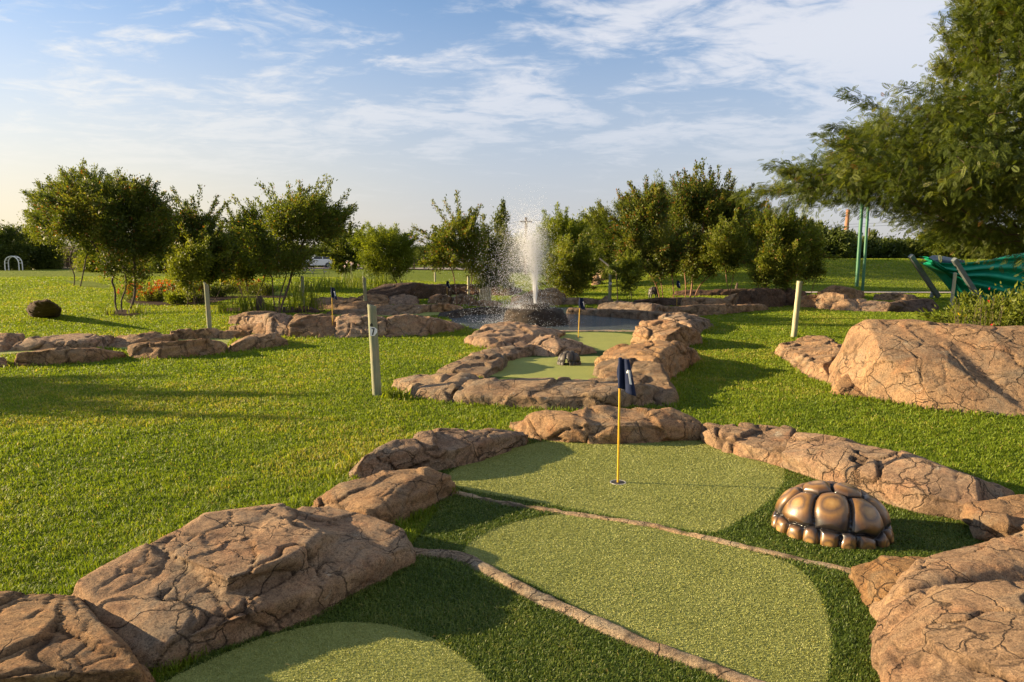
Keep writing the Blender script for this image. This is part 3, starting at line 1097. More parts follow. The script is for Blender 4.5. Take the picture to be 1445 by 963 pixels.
rock('small pale rock wedged between the left ring and the rock wall', [
    [(308, 480, 0), (360, 476, 0), (350, 468, 0), (315, 468, 0),
     (312, 467, .15), (345, 465, .17), (340, 472, .12)]], 0.025, G_L, cell=0.3)
rock('tiny brown rock at the left frame edge in front of the left ring', [
    [(-25, 523, 0), (12, 519, 0), (8, 508, 0), (-20, 508, 0), (-18, 506, .12), (4, 505, .12)]], 0.022, G_L, cell=0.4)

# the rock wall
rock('low rounded lump at the front left end of the rock wall', [
    [(325, 470, 0), (380, 474, 0), (392, 464, 0), (330, 460, 0), (328, 461, .14), (370, 456, .24), (388, 462, .16)]], 0.028, G_M, cell=0.5)
rock('rough brown lump topping the left end of the rock wall', [
    [(325, 458, 0), (385, 462, 0), (395, 450, 0), (335, 448, 0), (326, 446, .3), (345, 440, .42), (390, 440, .42), (380, 450, .26)]], 0.028, G_M, cell=0.4)
rock('squared brown block of the rock wall left of the deep crack', [
    [(348, 462, 0), (380, 476, 0), (410, 476, 0), (414, 458, 0), (350, 454, 0), (344, 448, .36), (380, 444, .42), (410, 444, .42), (404, 460, .22)]], 0.028, G_M, cell=0.6)
rock('big rounded block of the rock wall with a shaded face left of the yellow flagpole', [
    [(409, 476, 0), (474, 477, 0), (475, 458, 0), (412, 457, 0), (413, 451, .36), (420, 444, .42), (472, 444, .42), (474, 460, .25), (410, 464, .2)]], 0.028, G_M, cell=0.8)
rock('rounded block of the rock wall between the yellow flagpole and the numbered post', [
    [(475, 477, 0), (545, 476, 0), (545, 457, 0), (475, 458, 0), (477, 448, .38), (540, 448, .41), (500, 443, .42), (543, 460, .25)]], 0.028, G_M, cell=0.6)
rock('tapering right end of the rock wall next to the pond', [
    [(540, 477, 0), (600, 475, 0), (662, 464, 0), (640, 454, 0), (550, 455, 0), (548, 448, .38), (578, 443, .44), (604, 448, .36), (637, 456, .14), (654, 460, .05)]], 0.028, G_M, cell=0.6)

# beyond the rock wall
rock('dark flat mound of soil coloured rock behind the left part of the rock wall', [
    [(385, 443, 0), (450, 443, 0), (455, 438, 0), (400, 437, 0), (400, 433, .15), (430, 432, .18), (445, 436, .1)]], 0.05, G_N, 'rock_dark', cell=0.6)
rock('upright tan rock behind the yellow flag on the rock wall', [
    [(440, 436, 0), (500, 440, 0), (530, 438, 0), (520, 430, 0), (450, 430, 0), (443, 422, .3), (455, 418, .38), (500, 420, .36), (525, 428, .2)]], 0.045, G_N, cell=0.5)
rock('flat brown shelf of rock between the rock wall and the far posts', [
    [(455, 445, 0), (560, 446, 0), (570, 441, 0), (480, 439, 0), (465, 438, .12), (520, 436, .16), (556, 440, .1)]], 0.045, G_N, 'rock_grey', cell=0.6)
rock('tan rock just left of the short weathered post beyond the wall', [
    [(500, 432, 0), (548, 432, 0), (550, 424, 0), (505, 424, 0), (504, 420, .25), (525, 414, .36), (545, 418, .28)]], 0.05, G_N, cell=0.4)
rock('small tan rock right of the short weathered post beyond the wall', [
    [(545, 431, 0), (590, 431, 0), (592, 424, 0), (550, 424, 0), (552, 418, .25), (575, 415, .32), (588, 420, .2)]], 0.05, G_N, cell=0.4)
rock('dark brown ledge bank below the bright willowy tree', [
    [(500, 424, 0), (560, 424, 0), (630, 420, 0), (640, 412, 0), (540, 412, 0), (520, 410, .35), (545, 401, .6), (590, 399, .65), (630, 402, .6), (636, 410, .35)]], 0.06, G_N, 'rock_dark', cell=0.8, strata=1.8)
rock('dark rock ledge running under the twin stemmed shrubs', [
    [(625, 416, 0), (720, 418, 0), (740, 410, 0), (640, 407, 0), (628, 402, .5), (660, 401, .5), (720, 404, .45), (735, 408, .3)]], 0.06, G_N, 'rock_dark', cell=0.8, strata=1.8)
rock('long low grey rock bordering the green behind the numbered post', [
    [(530, 444, 0), (590, 444, 0), (606, 437, 0), (590, 432, 0), (530, 434, 0), (528, 431, .25), (570, 429, .26), (602, 431, .24), (592, 436, .2)]], 0.04, G_N, 'rock_grey', cell=0.6)
rock('brown rock pointing towards the pond left of the far narrow green', [
    [(592, 441, 0), (650, 441, 0), (656, 437, 0), (640, 431, 0), (600, 432, 0), (598, 432, .24), (625, 428, .28), (650, 433, .18)]], 0.04, G_N, cell=0.6)
rock('orange brown boulder left of the distant flag beyond the pond', [
    [(605, 429, 0), (634, 430, 0), (640, 423, 0), (610, 422, 0), (608, 420, .3), (618, 414, .48), (634, 416, .42), (636, 424, .2)]], 0.045, G_N, cell=0.6)
rock('orange brown boulder at the foot of the twin stemmed shrub', [
    [(636, 430, 0), (668, 430, 0), (672, 422, 0), (640, 422, 0), (640, 420, .3), (652, 415, .42), (666, 419, .3)]], 0.045, G_N, cell=0.5)
rock('flat pale rock under the row of short stakes', [
    [(660, 432, 0), (705, 434, 0), (710, 428, 0), (668, 426, 0), (664, 425, .2), (690, 423, .24), (704, 427, .16)]], 0.045, G_N, cell=0.5)
rock('dark wet rock rim along the left back of the pond', [
    [(640, 444, 0), (690, 441, 0), (745, 440, 0), (745, 434, 0), (650, 436, 0), (645, 437, .16), (690, 433, .2), (742, 433, .18)]], 0.04, G_N, 'rock_wet', cell=0.5)
rock('smooth grey tongue of wet rock at the left tip of the pond', [
    [(610, 449, 0), (650, 447, 0), (655, 442, 0), (625, 442, 0), (622, 441, .1), (645, 438, .16), (652, 441, .1)]], 0.04, G_N, 'rock_wet', cell=0.8)

# right of and behind the fountain
rock('brown rocks heaped in the spray behind the fountain jet', [
    [(720, 432, 0), (790, 432, 0), (800, 424, 0), (740, 422, 0), (725, 420, .2), (750, 410, .5), (780, 406, .6), (795, 414, .4)]], 0.05, G_P, 'rock_grey', cell=0.5)
rock('low flat brown rock right of the fountain spray', [
    [(775, 431, 0), (838, 430, 0), (848, 424, 0), (780, 423, 0), (776, 421, .2), (815, 419, .28), (840, 423, .2)]], 0.05, G_P, 'rock_grey', cell=0.5)
rock('long brown rim of rock along the right back of the pond', [
    [(800, 441, 0), (870, 446, 0), (930, 452, 0), (965, 446, 0), (930, 438, 0), (810, 434, 0), (805, 435, .14), (860, 437, .2), (925, 441, .22), (955, 442, .16)]], 0.04, G_P, 'rock_grey', cell=0.6, strata=1.6)
rock('wide tan rock in front of the weathered post beyond the pond', [
    [(846, 440, 0), (920, 443, 0), (945, 437, 0), (900, 428, 0), (850, 430, 0), (848, 431, .16), (870, 425, .28), (920, 428, .3), (940, 434, .15)]], 0.045, G_P, 'rock_grey', cell=0.6)
rock('small brown rock left of the weathered post beyond the pond', [
    [(842, 431, 0), (864, 431, 0), (864, 425, 0), (845, 425, 0), (846, 423, .18), (857, 418, .34), (864, 424, .2)]], 0.045, G_P, 'rock_grey', cell=0.5)
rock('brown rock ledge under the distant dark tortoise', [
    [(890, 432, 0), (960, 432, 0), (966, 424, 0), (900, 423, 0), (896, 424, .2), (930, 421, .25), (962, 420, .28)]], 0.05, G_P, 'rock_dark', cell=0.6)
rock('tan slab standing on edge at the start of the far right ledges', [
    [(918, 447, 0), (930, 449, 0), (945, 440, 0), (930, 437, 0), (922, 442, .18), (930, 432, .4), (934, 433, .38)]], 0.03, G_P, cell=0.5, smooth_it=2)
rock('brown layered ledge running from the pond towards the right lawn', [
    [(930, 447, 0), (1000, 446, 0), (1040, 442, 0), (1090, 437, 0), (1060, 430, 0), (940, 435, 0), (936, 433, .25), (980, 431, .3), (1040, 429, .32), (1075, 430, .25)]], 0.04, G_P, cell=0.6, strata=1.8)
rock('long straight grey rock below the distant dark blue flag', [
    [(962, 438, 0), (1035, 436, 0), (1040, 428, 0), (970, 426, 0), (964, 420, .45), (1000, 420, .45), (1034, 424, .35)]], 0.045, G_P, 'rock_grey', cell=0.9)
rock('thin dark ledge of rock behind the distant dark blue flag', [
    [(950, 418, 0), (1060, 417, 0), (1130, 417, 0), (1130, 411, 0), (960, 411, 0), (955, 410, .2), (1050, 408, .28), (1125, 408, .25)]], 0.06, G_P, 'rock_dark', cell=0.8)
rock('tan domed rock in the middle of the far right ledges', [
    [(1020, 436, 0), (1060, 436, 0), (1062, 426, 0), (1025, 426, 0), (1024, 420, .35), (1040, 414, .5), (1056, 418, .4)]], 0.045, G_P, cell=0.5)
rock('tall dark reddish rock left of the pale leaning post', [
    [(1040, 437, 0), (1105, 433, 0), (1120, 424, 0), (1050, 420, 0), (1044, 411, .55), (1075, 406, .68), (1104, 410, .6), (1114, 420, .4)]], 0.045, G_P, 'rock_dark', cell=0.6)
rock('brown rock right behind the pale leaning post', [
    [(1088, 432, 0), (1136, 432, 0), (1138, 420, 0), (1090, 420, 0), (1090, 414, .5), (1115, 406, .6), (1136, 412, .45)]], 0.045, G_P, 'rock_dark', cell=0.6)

# far right ring
rock('pale orange rock joining the far ledges to the far right ring', [
    [(1124, 434, 0), (1156, 435, 0), (1158, 424, 0), (1126, 424, 0), (1126, 418, .4), (1150, 416, .42), (1156, 424, .3)]], 0.04, G_Q, cell=0.5)
rock('upright pale rock with a dark split top in the far right ring', [
    [(1150, 436, 0), (1190, 438, 0), (1200, 430, 0), (1196, 422, 0), (1155, 423, 0), (1154, 418, .42), (1168, 412, .52), (1192, 415, .48), (1196, 422, .35)]], 0.04, G_Q, cell=0.5)
rock('flat topped brown rock at the back of the far right ring', [
    [(1152, 424, 0), (1210, 424, 0), (1222, 418, 0), (1170, 414, 0), (1156, 411, .4), (1175, 403, .55), (1205, 407, .5), (1218, 413, .3)]], 0.045, G_Q, cell=0.6)
rock('pale orange block at the left front of the far right ring', [
    [(1172, 438, 0), (1216, 440, 0), (1224, 434, 0), (1210, 428, 0), (1176, 428, 0), (1178, 428, .2), (1195, 421, .36), (1220, 423, .32), (1222, 431, .2)]], 0.04, G_Q, cell=0.6)
rock('pale orange block with a dark right side at the middle of the far right ring', [
    [(1212, 440, 0), (1252, 441, 0), (1262, 434, 0), (1250, 428, 0), (1218, 428, 0), (1218, 428, .22), (1232, 424, .3), (1255, 426, .28), (1260, 433, .15)]], 0.04, G_Q, cell=0.6)
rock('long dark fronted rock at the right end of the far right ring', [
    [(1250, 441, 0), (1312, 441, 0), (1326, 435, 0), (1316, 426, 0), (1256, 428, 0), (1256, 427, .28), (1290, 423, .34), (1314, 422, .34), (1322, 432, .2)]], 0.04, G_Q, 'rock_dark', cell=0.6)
rock('thin pale slab at the back right of the far right ring', [
    [(1234, 424, 0), (1290, 426, 0), (1300, 420, 0), (1240, 419, 0), (1236, 416, .24), (1256, 412, .34), (1286, 415, .3)]], 0.045, G_Q, cell=0.6)

# the big boulders on the right
rock('huge smooth cracked orange boulder on the right lawn in front of the leafy shrub', [
    [(1178, 553, 0), (1245, 564, 0), (1320, 580, 0), (1400, 588, 0), (1480, 592, 0), (1700, 570, 0), (1560, 532, 0), (1300, 522, 0), (1210, 524, 0), (1165, 534, 0),
     (1196, 486, .5), (1203, 464, .72), (1226, 452, .84), (1290, 451, .86), (1340, 460, .8), (1190, 522, .25), (1250, 503, .5), (1335, 508, .5), (1215, 530, .25), (1300, 532, .32),
     (1235, 455, .72), (1330, 462, .68)],
    [(1290, 576, 0), (1400, 588, 0), (1600, 598, 0), (1760, 570, 0), (1620, 532, 0), (1310, 526, 0), (1305, 456, .83), (1345, 462, .8), (1400, 466, .79), (1470, 464, .8), (1600, 466, .8), (1720, 490, .6), (1320, 500, .52), (1420, 506, .52), (1560, 508, .52), (1380, 535, .28), (1560, 540, .28), (1400, 468, .66), (1600, 470, .66)]],
    0.018, None, cell=0.55, crack=0.8, rough=0.42, name='boulder', strata=0.08, smooth_it=3, cat='boulder')
rock('low cracked tongue of orange rock sloping left from the huge boulder', [
    [(1088, 498, 0), (1110, 512, 0), (1140, 535, 0), (1180, 545, 0), (1200, 520, 0), (1190, 495, 0), (1130, 485, 0),
     (1100, 487, .13), (1140, 474, .24), (1162, 474, .26), (1190, 490, .3), (1160, 515, .2), (1190, 525, .2)]],
    0.018, None, cell=0.35)
rock('small dark topped rock on the left tip of the orange tongue', [
    [(1120, 489, 0), (1165, 490, 0), (1168, 482, 0), (1125, 481, 0), (1128, 478, .2), (1150, 473, .27), (1165, 476, .24)]], 0.02, None, 'rock_grey', cell=0.3)
rock('rounded brown rock lying at the foot of the huge boulder', [
    [(1172, 555, 0), (1205, 562, 0), (1245, 566, 0), (1255, 545, 0), (1190, 540, 0), (1182, 545, .1), (1200, 528, .22), (1238, 530, .22), (1248, 545, .12)]], 0.018, None, cell=0.4)
rock('round brown boulder alone on the left lawn', [
    [(46, 446, 0), (60, 448, 0), (80, 447, 0), (84, 442, 0), (62, 439, 0), (44, 441, 0), (38, 436, .25), (42, 428, .48), (52, 423, .64), (66, 422, .68), (77, 426, .58), (86, 435, .32), (84, 443, .12), (44, 444, .12), (60, 430, .5)]], 0.035, None, 'rock_dark', crack=0.3, name='boulder', cat='boulder', strata=0.1, smooth_it=6, rough=0.6, clamp=False)
rock('reddish boulder far off beside the low house on the left', [
    [(98, 383, 0), (140, 383, 0), (140, 380, 0), (98, 380, 0), (98, 378, .4), (112, 368, 1.05), (128, 368, 1.05), (138, 376, .5)]], 0.14, None, 'rock', crack=0.3, name='boulder', cat='boulder', strata=0.3)


# mortar strips that divide the near hole
def strip(label, path_px, w, h, group, seed):
    pts = spline([W(a, b, 0)[:2] for a, b in path_px], 24, False)
    pts = np.array(pts)
    n = len(pts)
    m = 13
    tang = np.gradient(pts, axis=0)
    tang /= np.linalg.norm(tang, axis=1)[:, None]
    nrm = np.stack([-tang[:, 1], tang[:, 0]], 1)
    vs_ = []
    p3 = np.concatenate([pts * 5, np.zeros((n, 1))], 1)
    wl = w * (1 + 0.25 * fbm(p3, 3, seed))
    for i in range(n):
        for k in range(m):
            a = -1 + 2 * k / (m - 1)
            z = h * (1 - abs(a) ** 4) - (0.02 if abs(a) > 0.99 else 0)
            q = pts[i] + nrm[i] * a * wl[i] / 2
            vs_.append((q[0], q[1], z))
    vs_ = np.array(vs_)
    vs_[:, 2] += fbm(vs_ * 11, 4, seed + 3) * 0.012
    vs_[:, 0] += fbm(vs_ * 15, 3, seed + 5) * 0.008
    vs_[:, 1] += fbm(vs_ * 15, 3, seed + 6) * 0.008
    i = np.arange(n * m).reshape(n, m)
    q = np.stack([i[:-1, :-1], i[:-1, 1:], i[1:, 1:], i[1:, :-1]], -1).reshape(-1, 4)
    me = quads(vs_, q[:, ::-1], True)
    f1, f2, _ = voro(vs_ * np.array([2.2, 2.2, 0.3]), seed)
    attr(me, 'crack', np.exp(-((f2 - f1) / 0.03) ** 2))
    tag(obj('stone_kerb', me, M['kerb']), label, 'kerb', group)


strip('narrow straight mortar strip crossing the turf between the flag and the tortoise', [(632, 695), (700, 711), (800, 727), (910, 743), (1010, 766), (1110, 789), (1215, 812)], 0.065, 0.022, 'mortar strips dividing the near hole', 3)
strip('broad curving mortar strip running to the bottom edge of the picture', [(560, 782), (620, 785), (660, 793), (700, 815), (760, 848), (830, 878), (900, 910), (980, 940), (1070, 975), (1180, 1020)], 0.10, 0.03, 'mortar strips dividing the near hole', 8)

# ------------------------------------------------------------------ tortoises


def tortoise(label, loc, L, Wd_, H, rz, mat, res=170, tunnel=False):
    root = thing('tortoise_shell', label, 'tortoise', loc, rz)
    # dome seen from above in polar rings: u from crown to rim
    nu, nv = int(res * 0.6), res
    u = np.linspace(0.0, 1.0, nu)
    a = np.linspace(0, 2 * math.pi, nv, endpoint=False)
    U, A = np.meshgrid(u, a, indexing='ij')
    th = U * (math.pi / 2) * 1.06
    rr = np.sin(np.minimum(th, math.pi / 2)) ** 0.92
    ex = np.cos(A) * rr
    ey = np.sin(A) * rr
    zz = np.maximum(np.cos(th), -0.05) ** 1.0 if False else np.cos(np.minimum(th, math.pi / 2)) ** 0.85
    P = np.stack([ex.ravel() * L / 2, ey.ravel() * Wd_ / 2, zz.ravel() * H + 0.012], 1)
    # scute centres on the same dome (unit coordinates)

    def dome(x, y):
        r2 = min(1.0, x * x + y * y)
        return (x, y, math.sqrt(1 - r2) * 0.95)
    cs, sz = [], []
    for x in (-0.76, -0.27, 0.25, 0.74):
        cs.append(dome(x, 0.0)); sz.append(1.0)
    for s_ in (-1, 1):
        for x, y in ((-0.56, 0.52), (0.0, 0.66), (0.56, 0.52)):
            cs.append(dome(x, y * s_)); sz.append(1.08)
    gm = np.random.default_rng(4)
    for k in range(18):
        b = 2 * math.pi * (k + 0.5 + gm.uniform(-.22, .22)) / 18
        cs.append((math.cos(b) * 1.0, math.sin(b) * 1.0, gm.uniform(-0.02, 0.07))); sz.append(gm.uniform(0.5, 0.66))
    cs, sz = np.array(cs), np.array(sz)
    q = np.stack([ex.ravel(), ey.ravel(), zz.ravel() * 0.95], 1)
    q = q + 0.035 * np.stack([fbm(q * 3, 2, 5), fbm(q * 3, 2, 6), fbm(q * 3, 2, 7)], 1)
    D = np.sqrt(((q[:, None, :] - cs[None]) ** 2).sum(2)) / sz[None]
    D.sort(axis=1)
    f1, f2 = D[:, 0], D[:, 1]
    e = (f2 - f1)
    groove = np.exp(-(e / 0.055) ** 2)
    dome_n = np.stack([q[:, 0] / L, q[:, 1] / Wd_, np.maximum(q[:, 2], 0.05) / (2 * H)], 1)
    dome_n /= np.linalg.norm(dome_n, axis=1)[:, None]
    puff = np.sqrt(np.clip(1 - (f1 / f2) ** 2.4, 0, 1)) * 0.105 * L
    P = P + dome_n * puff[:, None]
    P[:, 2] = np.maximum(P[:, 2], 0.0)
    i = np.arange(nu * nv).reshape(nu, nv)
    j = np.roll(i, -1, axis=1)
    fq = np.stack([i[:-1], i[1:], j[1:], j[:-1]], -1).reshape(-1, 4)
    if tunnel:
        c = P[fq].mean(1)
        cut = (c[:, 2] < H * 0.62 - 6.0 / 1.0 * 0) & (np.abs(c[:, 0] + L * 0.16) < L * 0.13 * np.sqrt(np.clip(1 - (c[:, 2] / (H * 0.66)) ** 2, 0, 1)) + 0.0)
        fq = fq[~cut]
    me = quads(P, fq, True)
    attr(me, 'cell', np.clip(f1 * 2.3, 0, 1))
    attr(me, 'groove', np.clip(groove * 1.0, 0, 1))
    o = obj('shell', me, mat, root)
    if tunnel:
        md = o.modifiers.new('thick', 'SOLIDIFY')
        md.thickness = 0.03
        md.offset = -1
    return root


pt = W(1172, 752, 0)
tortoise('large varnished golden brown tortoise shell on the dark turf at right', (pt[0], pt[1], 0.0), 0.545, 0.42, 0.235, R(-24), M['shell'], 260)
pt = W(803, 515, 0)
tortoise('small dark tortoise shell with an arched tunnel on the green in mid picture', (pt[0], pt[1], 0.0), 0.30, 0.27, 0.17, R(2), M['shell_dark'], 120, True)
pt = W(922, 421, 0)
t3 = tortoise('distant dark domed tortoise shell standing on short legs under the trees', (pt[0], pt[1], 0.14), 0.36, 0.33, 0.26, R(10), M['shell_dark'], 60)
for sx in (-1, 1):
    for sy in (-1, 1):
        MB().tube([(sx * .12, sy * .09, 0.05), (sx * .14, sy * .1, -0.16)], [0.03, 0.025], 8).build('leg', M['black'], t3)

# ------------------------------------------------------------------ flags


def flag(label, loc, hgt, scale=1.0, rz=0.0, white_dir=1, pole_r=0.008, cup=True, cup_label=None, lean=(0, 0)):
    root = thing('golf_flag', label, 'flag', loc, rz, 'flags of the holes')
    MB().tube([(0, 0, 0.0), (lean[0], lean[1], hgt)], pole_r, 10).build('pole', M['yellow_pole'], root, True)
    # limp cloth: gathered at the top, hanging in two folds
    nu, nv = 22, 18
    vs_ = []
    s = scale
    top = hgt
    for j in range(nv):
        v = j / (nv - 1)
        for i in range(nu):
            u_ = i / (nu - 1)
            wid = (0.062 + 0.062 * v ** 0.9) * s
            drop = 0.215 * v * s + 0.05 * s * u_ ** 1.3 * v
            ph = u_ * 6.6
            x = 0.004 + wid * u_ * 0.86 + 0.012 * s * math.sin(ph * 1.3 + 0.6) * v
            y = (0.028 * math.sin(ph) * (0.35 + 0.65 * v) - 0.02 * u_) * s
            vs_.append((x + lean[0], y + lean[1], top - 0.004 - drop))
    idx = np.arange(nu * nv).reshape(nv, nu)
    q = np.stack([idx[:-1, :-1], idx[:-1, 1:], idx[1:, 1:], idx[1:, :-1]], -1).reshape(-1, 4)
    MB().tube([(lean[0] * .72, lean[1] * .72, hgt - 0.212 * s), (lean[0], lean[1], hgt + 0.003)], pole_r + 0.0045, 12).build('sleeve', M['navy'], root, True)
    cl = obj('flag_cloth', quads(vs_, q, True), M['navy'], root)
    so_ = cl.modifiers.new('t', 'SOLIDIFY')
    so_.thickness = 0.003
    # the fold that falls behind the pole
    vb = []
    for j in range(10):
        v = j / 9
        for i in range(6):
            u_ = i / 5
            vb.append((lean[0] - (0.022 * s * math.sin(math.pi * min(1, v * 1.05)) ** 0.7) * u_, lean[1] + 0.012 + 0.016 * u_, top - 0.02 - 0.175 * v * s))
    idx = np.arange(60).reshape(10, 6)
    q2 = np.stack([idx[:-1, :-1], idx[:-1, 1:], idx[1:, 1:], idx[1:, :-1]], -1).reshape(-1, 4)
    bk = obj('back_fold', quads(vb, q2, True), M['navy'], root)
    bk.modifiers.new('t', 'SOLIDIFY').thickness = 0.003
    # white printed figure 1 following the cloth
    V = np.array(vs_).reshape(nv, nu, 3)

    def at(u_, v):
        a, b = u_ * (nu - 1), v * (nv - 1)
        i, j = min(int(a), nu - 2), min(int(b), nv - 2)
        fa, fb = a - i, b - j
        return (V[j, i] * (1 - fa) + V[j, i + 1] * fa) * (1 - fb) + (V[j + 1, i] * (1 - fa) + V[j + 1, i + 1] * fa) * fb
    n = 14
    pv, pf = [], []
    for k in range(n):
        v = 0.3 + 0.4 * k / (n - 1)
        for u_ in (0.66, 0.74, 0.86):
            p = at(u_ + 0.02 * v, v)
            pv.append((p[0], p[1] - 0.0045, p[2]))
    for k in range(n - 1):
        for m_ in range(2):
            pf.append((k * 3 + m_, (k + 1) * 3 + m_, (k + 1) * 3 + m_ + 1, k * 3 + m_ + 1))
    # the serif of the figure
    b0 = len(pv)
    for u_, v in ((0.66, 0.30), (0.56, 0.37), (0.58, 0.41), (0.67, 0.38)):
        p = at(u_, v)
        pv.append((p[0], p[1] - 0.0045, p[2]))
    pf.append((b0, b0 + 1, b0 + 2, b0 + 3))
    obj('printed_figure', mesh_np(pv, np.array(pf).ravel(), np.full(len(pf), 4)), M['white_cloth'], root)
    if cup:
        c = thing('hole_cup', cup_label, 'golf hole', (loc[0], loc[1], 0.0))
        MB().lathe([(0.058, 0.0105), (0.0565, 0.0135), (0.051, 0.0138), (0.048, 0.012)], 32).build('rim', M['cup'], c, True)
        MB().lathe([(0.0475, 0.0125), (0.02, 0.0115)], 32).build('cup_shade_disc', M['hole_shade'], c)  # flat disc level with the rim, the hole's inner shade painted dark
    return root


p = W(872, 683, 0)
flag('dark blue flag with a white figure on a yellow pole in the nearest green', (p[0], p[1], 0.0), 0.90, 1.0, R(-8), cup_label='white rimmed golf hole at the foot of the nearest flag')
p = W(816, 478, 0)
flag('blue and white flag on a yellow pole on the green beside the pond', (p[0], p[1], 0.0), 0.80, 0.95, R(20), cup=True, cup_label='small golf hole under the flag beside the pond', lean=(0.03, 0))
p = W(471, 474, 0)
flag('dark blue flag on a tall yellow pole against the rock wall', (p[0], p[1] - 0.06, 0.0), 0.98, 0.95, R(10), cup=False)
p = W(631, 429, 0)
flag('distant dark blue flag at the left beyond the pond near the twin stemmed shrub', (p[0], p[1], 0.0), 0.78, 1.0, R(25), cup=False)
p = W(955, 432, 0)
flag('distant dark blue flag above the long straight grey rock right of the pond', (p[0], p[1], 0.0), 0.82, 1.0, R(5), cup=False)

# ------------------------------------------------------------------ posts
G_POST = 'wooden marker posts on the course'


def seven(mb_parent, z, y, x0=0.0):
    """white tag with a black figure 7 on the face of a post"""
    tg = MB()
    ol = [(-0.022, -0.05), (0.012, -0.05), (0.036, -0.02), (0.036, 0.004), (0.012, 0.022), (-0.004, 0.022), (-0.022, 0.028)]
    n = len(ol)
    vs_ = [(x0 + a, y, z + b) for a, b in ol] + [(x0 + a, y - 0.004, z + b) for a, b in ol]
    fs = [tuple(range(n)), tuple(range(n, 2 * n))[::-1]] + [(i, (i + 1) % n, n + (i + 1) % n, n + i) for i in range(n)]
    plate = tg.add(vs_, fs).build('number_plate', M['white'], mb_parent)
    cap = MB()
    vs_ = [(x0 - 0.02, y - 0.002, z + 0.031), (x0 + 0.002, y - 0.002, z + 0.031), (x0 + 0.002, y - 0.002, z + 0.046), (x0 - 0.008, y - 0.002, z + 0.055), (x0 - 0.02, y - 0.002, z + 0.046)]
    cap.add(vs_ + [(a, b - 0.005, c) for a, b, c in vs_], [(0, 1, 2, 3, 4), (9, 8, 7, 6, 5)] + [(i, (i + 1) % 5, 5 + (i + 1) % 5, 5 + i) for i in range(5)])
    cap.build('plate_top', M['black'], plate)
    fg = MB()
    yy = y - 0.0065
    fg.add([(x0 - 0.008, yy, z + 0.014), (x0 + 0.016, yy, z + 0.014), (x0 + 0.016, yy, z + 0.006), (x0 - 0.008, yy, z + 0.006)], [(0, 3, 2, 1)])
    fg.add([(x0 + 0.006, yy - .0004, z + 0.006), (x0 + 0.016, yy - .0004, z + 0.006), (x0 + 0.004, yy - .0004, z - 0.042), (x0 - 0.007, yy - .0004, z - 0.042)], [(0, 3, 2, 1)])
    fg.build('figure', M['black'], plate)


def post(label, px, py, hgt, rad, mat='post', lean=(0, 0), cut=0.0, plate=False, seed=0):
    p = W(px, py, 0)
    base = (p[0], p[1], gz(p[0], p[1]))
    root = thing('marker_post', label, 'post', base, 0, G_POST)
    n, rings = 20, 26
    vs_ = []
    for j in range(rings):
        t_ = j / (rings - 1)
        z = -0.1 + t_ * (hgt + 0.1)
        for k in range(n):
            a = 2 * math.pi * k / n
            r = rad * (1 + 0.03 * math.sin(a * 3 + seed) + 0.02 * math.sin(a * 7 + z * 3 + seed)) * (1.03 - 0.06 * t_)
            zz = z
            if j == rings - 1:
                zz = z - cut * (0.5 + 0.5 * math.cos(a - 0.3)) * rad * 2
            elif j >= rings - 4:
                zz = min(z, hgt - cut * (0.5 + 0.5 * math.cos(a - 0.3)) * rad * 2 - 0.004 * (rings - 1 - j))
            vs_.append((r * math.cos(a) + lean[0] * z, r * math.sin(a) + lean[1] * z, zz))
    v = np.array(vs_)
    v[:, :2] += (np.stack([fbm(v * 9, 3, seed), fbm(v * 9, 3, seed + 4)], 1)) * rad * 0.05
    fs = []
    for j in range(rings - 1):
        for k in range(n):
            k2 = (k + 1) % n
            fs.append((j * n + k, j * n + k2, (j + 1) * n + k2, (j + 1) * n + k))
    flat = [i for f in fs for i in f] + [(rings - 1) * n + k for k in range(n)]
    lt = [4] * len(fs) + [n]
    me = mesh_np(v, flat, lt, True)
    me.polygons[len(fs)].use_smooth = False
    shaft = obj('shaft', me, M[mat], root)
    if plate:
        zpl = hgt * 0.725
        before = set(root.children_recursive)
        seven(root, 0.0, 0.0, 0.0)
        for ch in set(root.children_recursive) - before:
            if ch.parent == root:
                ch.location = (lean[0] * zpl + 0.006, -rad - 0.003, zpl)
                ch.scale = (1.4, 1.4, 1.4)
    return root


post('nearest greenish weathered post with a white plate bearing a 7', 532, 558, 1.06, 0.052, 'post', (-0.035, 0), 0.25, True, 1)
post('pale yellowish post leaning right on the right lawn by the orange tongue', 1120, 476, 1.12, 0.055, 'post_pale', (0.06, 0), 0.15, False, 2)
post('weathered post with a slanting cut top at the left behind the left ring', 296, 465, 1.05, 0.05, 'post', (-0.03, 0), 0.9, False, 3)
post('post near the green shade cloth under the acacia', 1342, 434, 1.1, 0.05, 'post_pale', (0.05, 0), 0.2, False, 4)
post('slim grey post behind the numbered post', 516, 437, 1.02, 0.055, 'post', (-0.02, 0), 0.7, False, 5)
post('thin mossy post left of the slim grey post beside the leaning tree', 428, 434, 1.0, 0.05, 'post', (0, 0), 0.3, False, 6)
post('pale post standing left of the short stakes near the pond', 661, 421, 0.9, 0.05, 'post_pale', (0.01, 0), 0.4, False, 7)
post('grey post with a small white plate right of the fountain', 860, 431, 1.02, 0.055, 'post', (0.015, 0), 0.3, True, 8)
post('far pale post at the edge of the grass behind the dark ledge', 614, 398, 0.9, 0.06, 'post_pale', (0, 0), 0.2, False, 9)
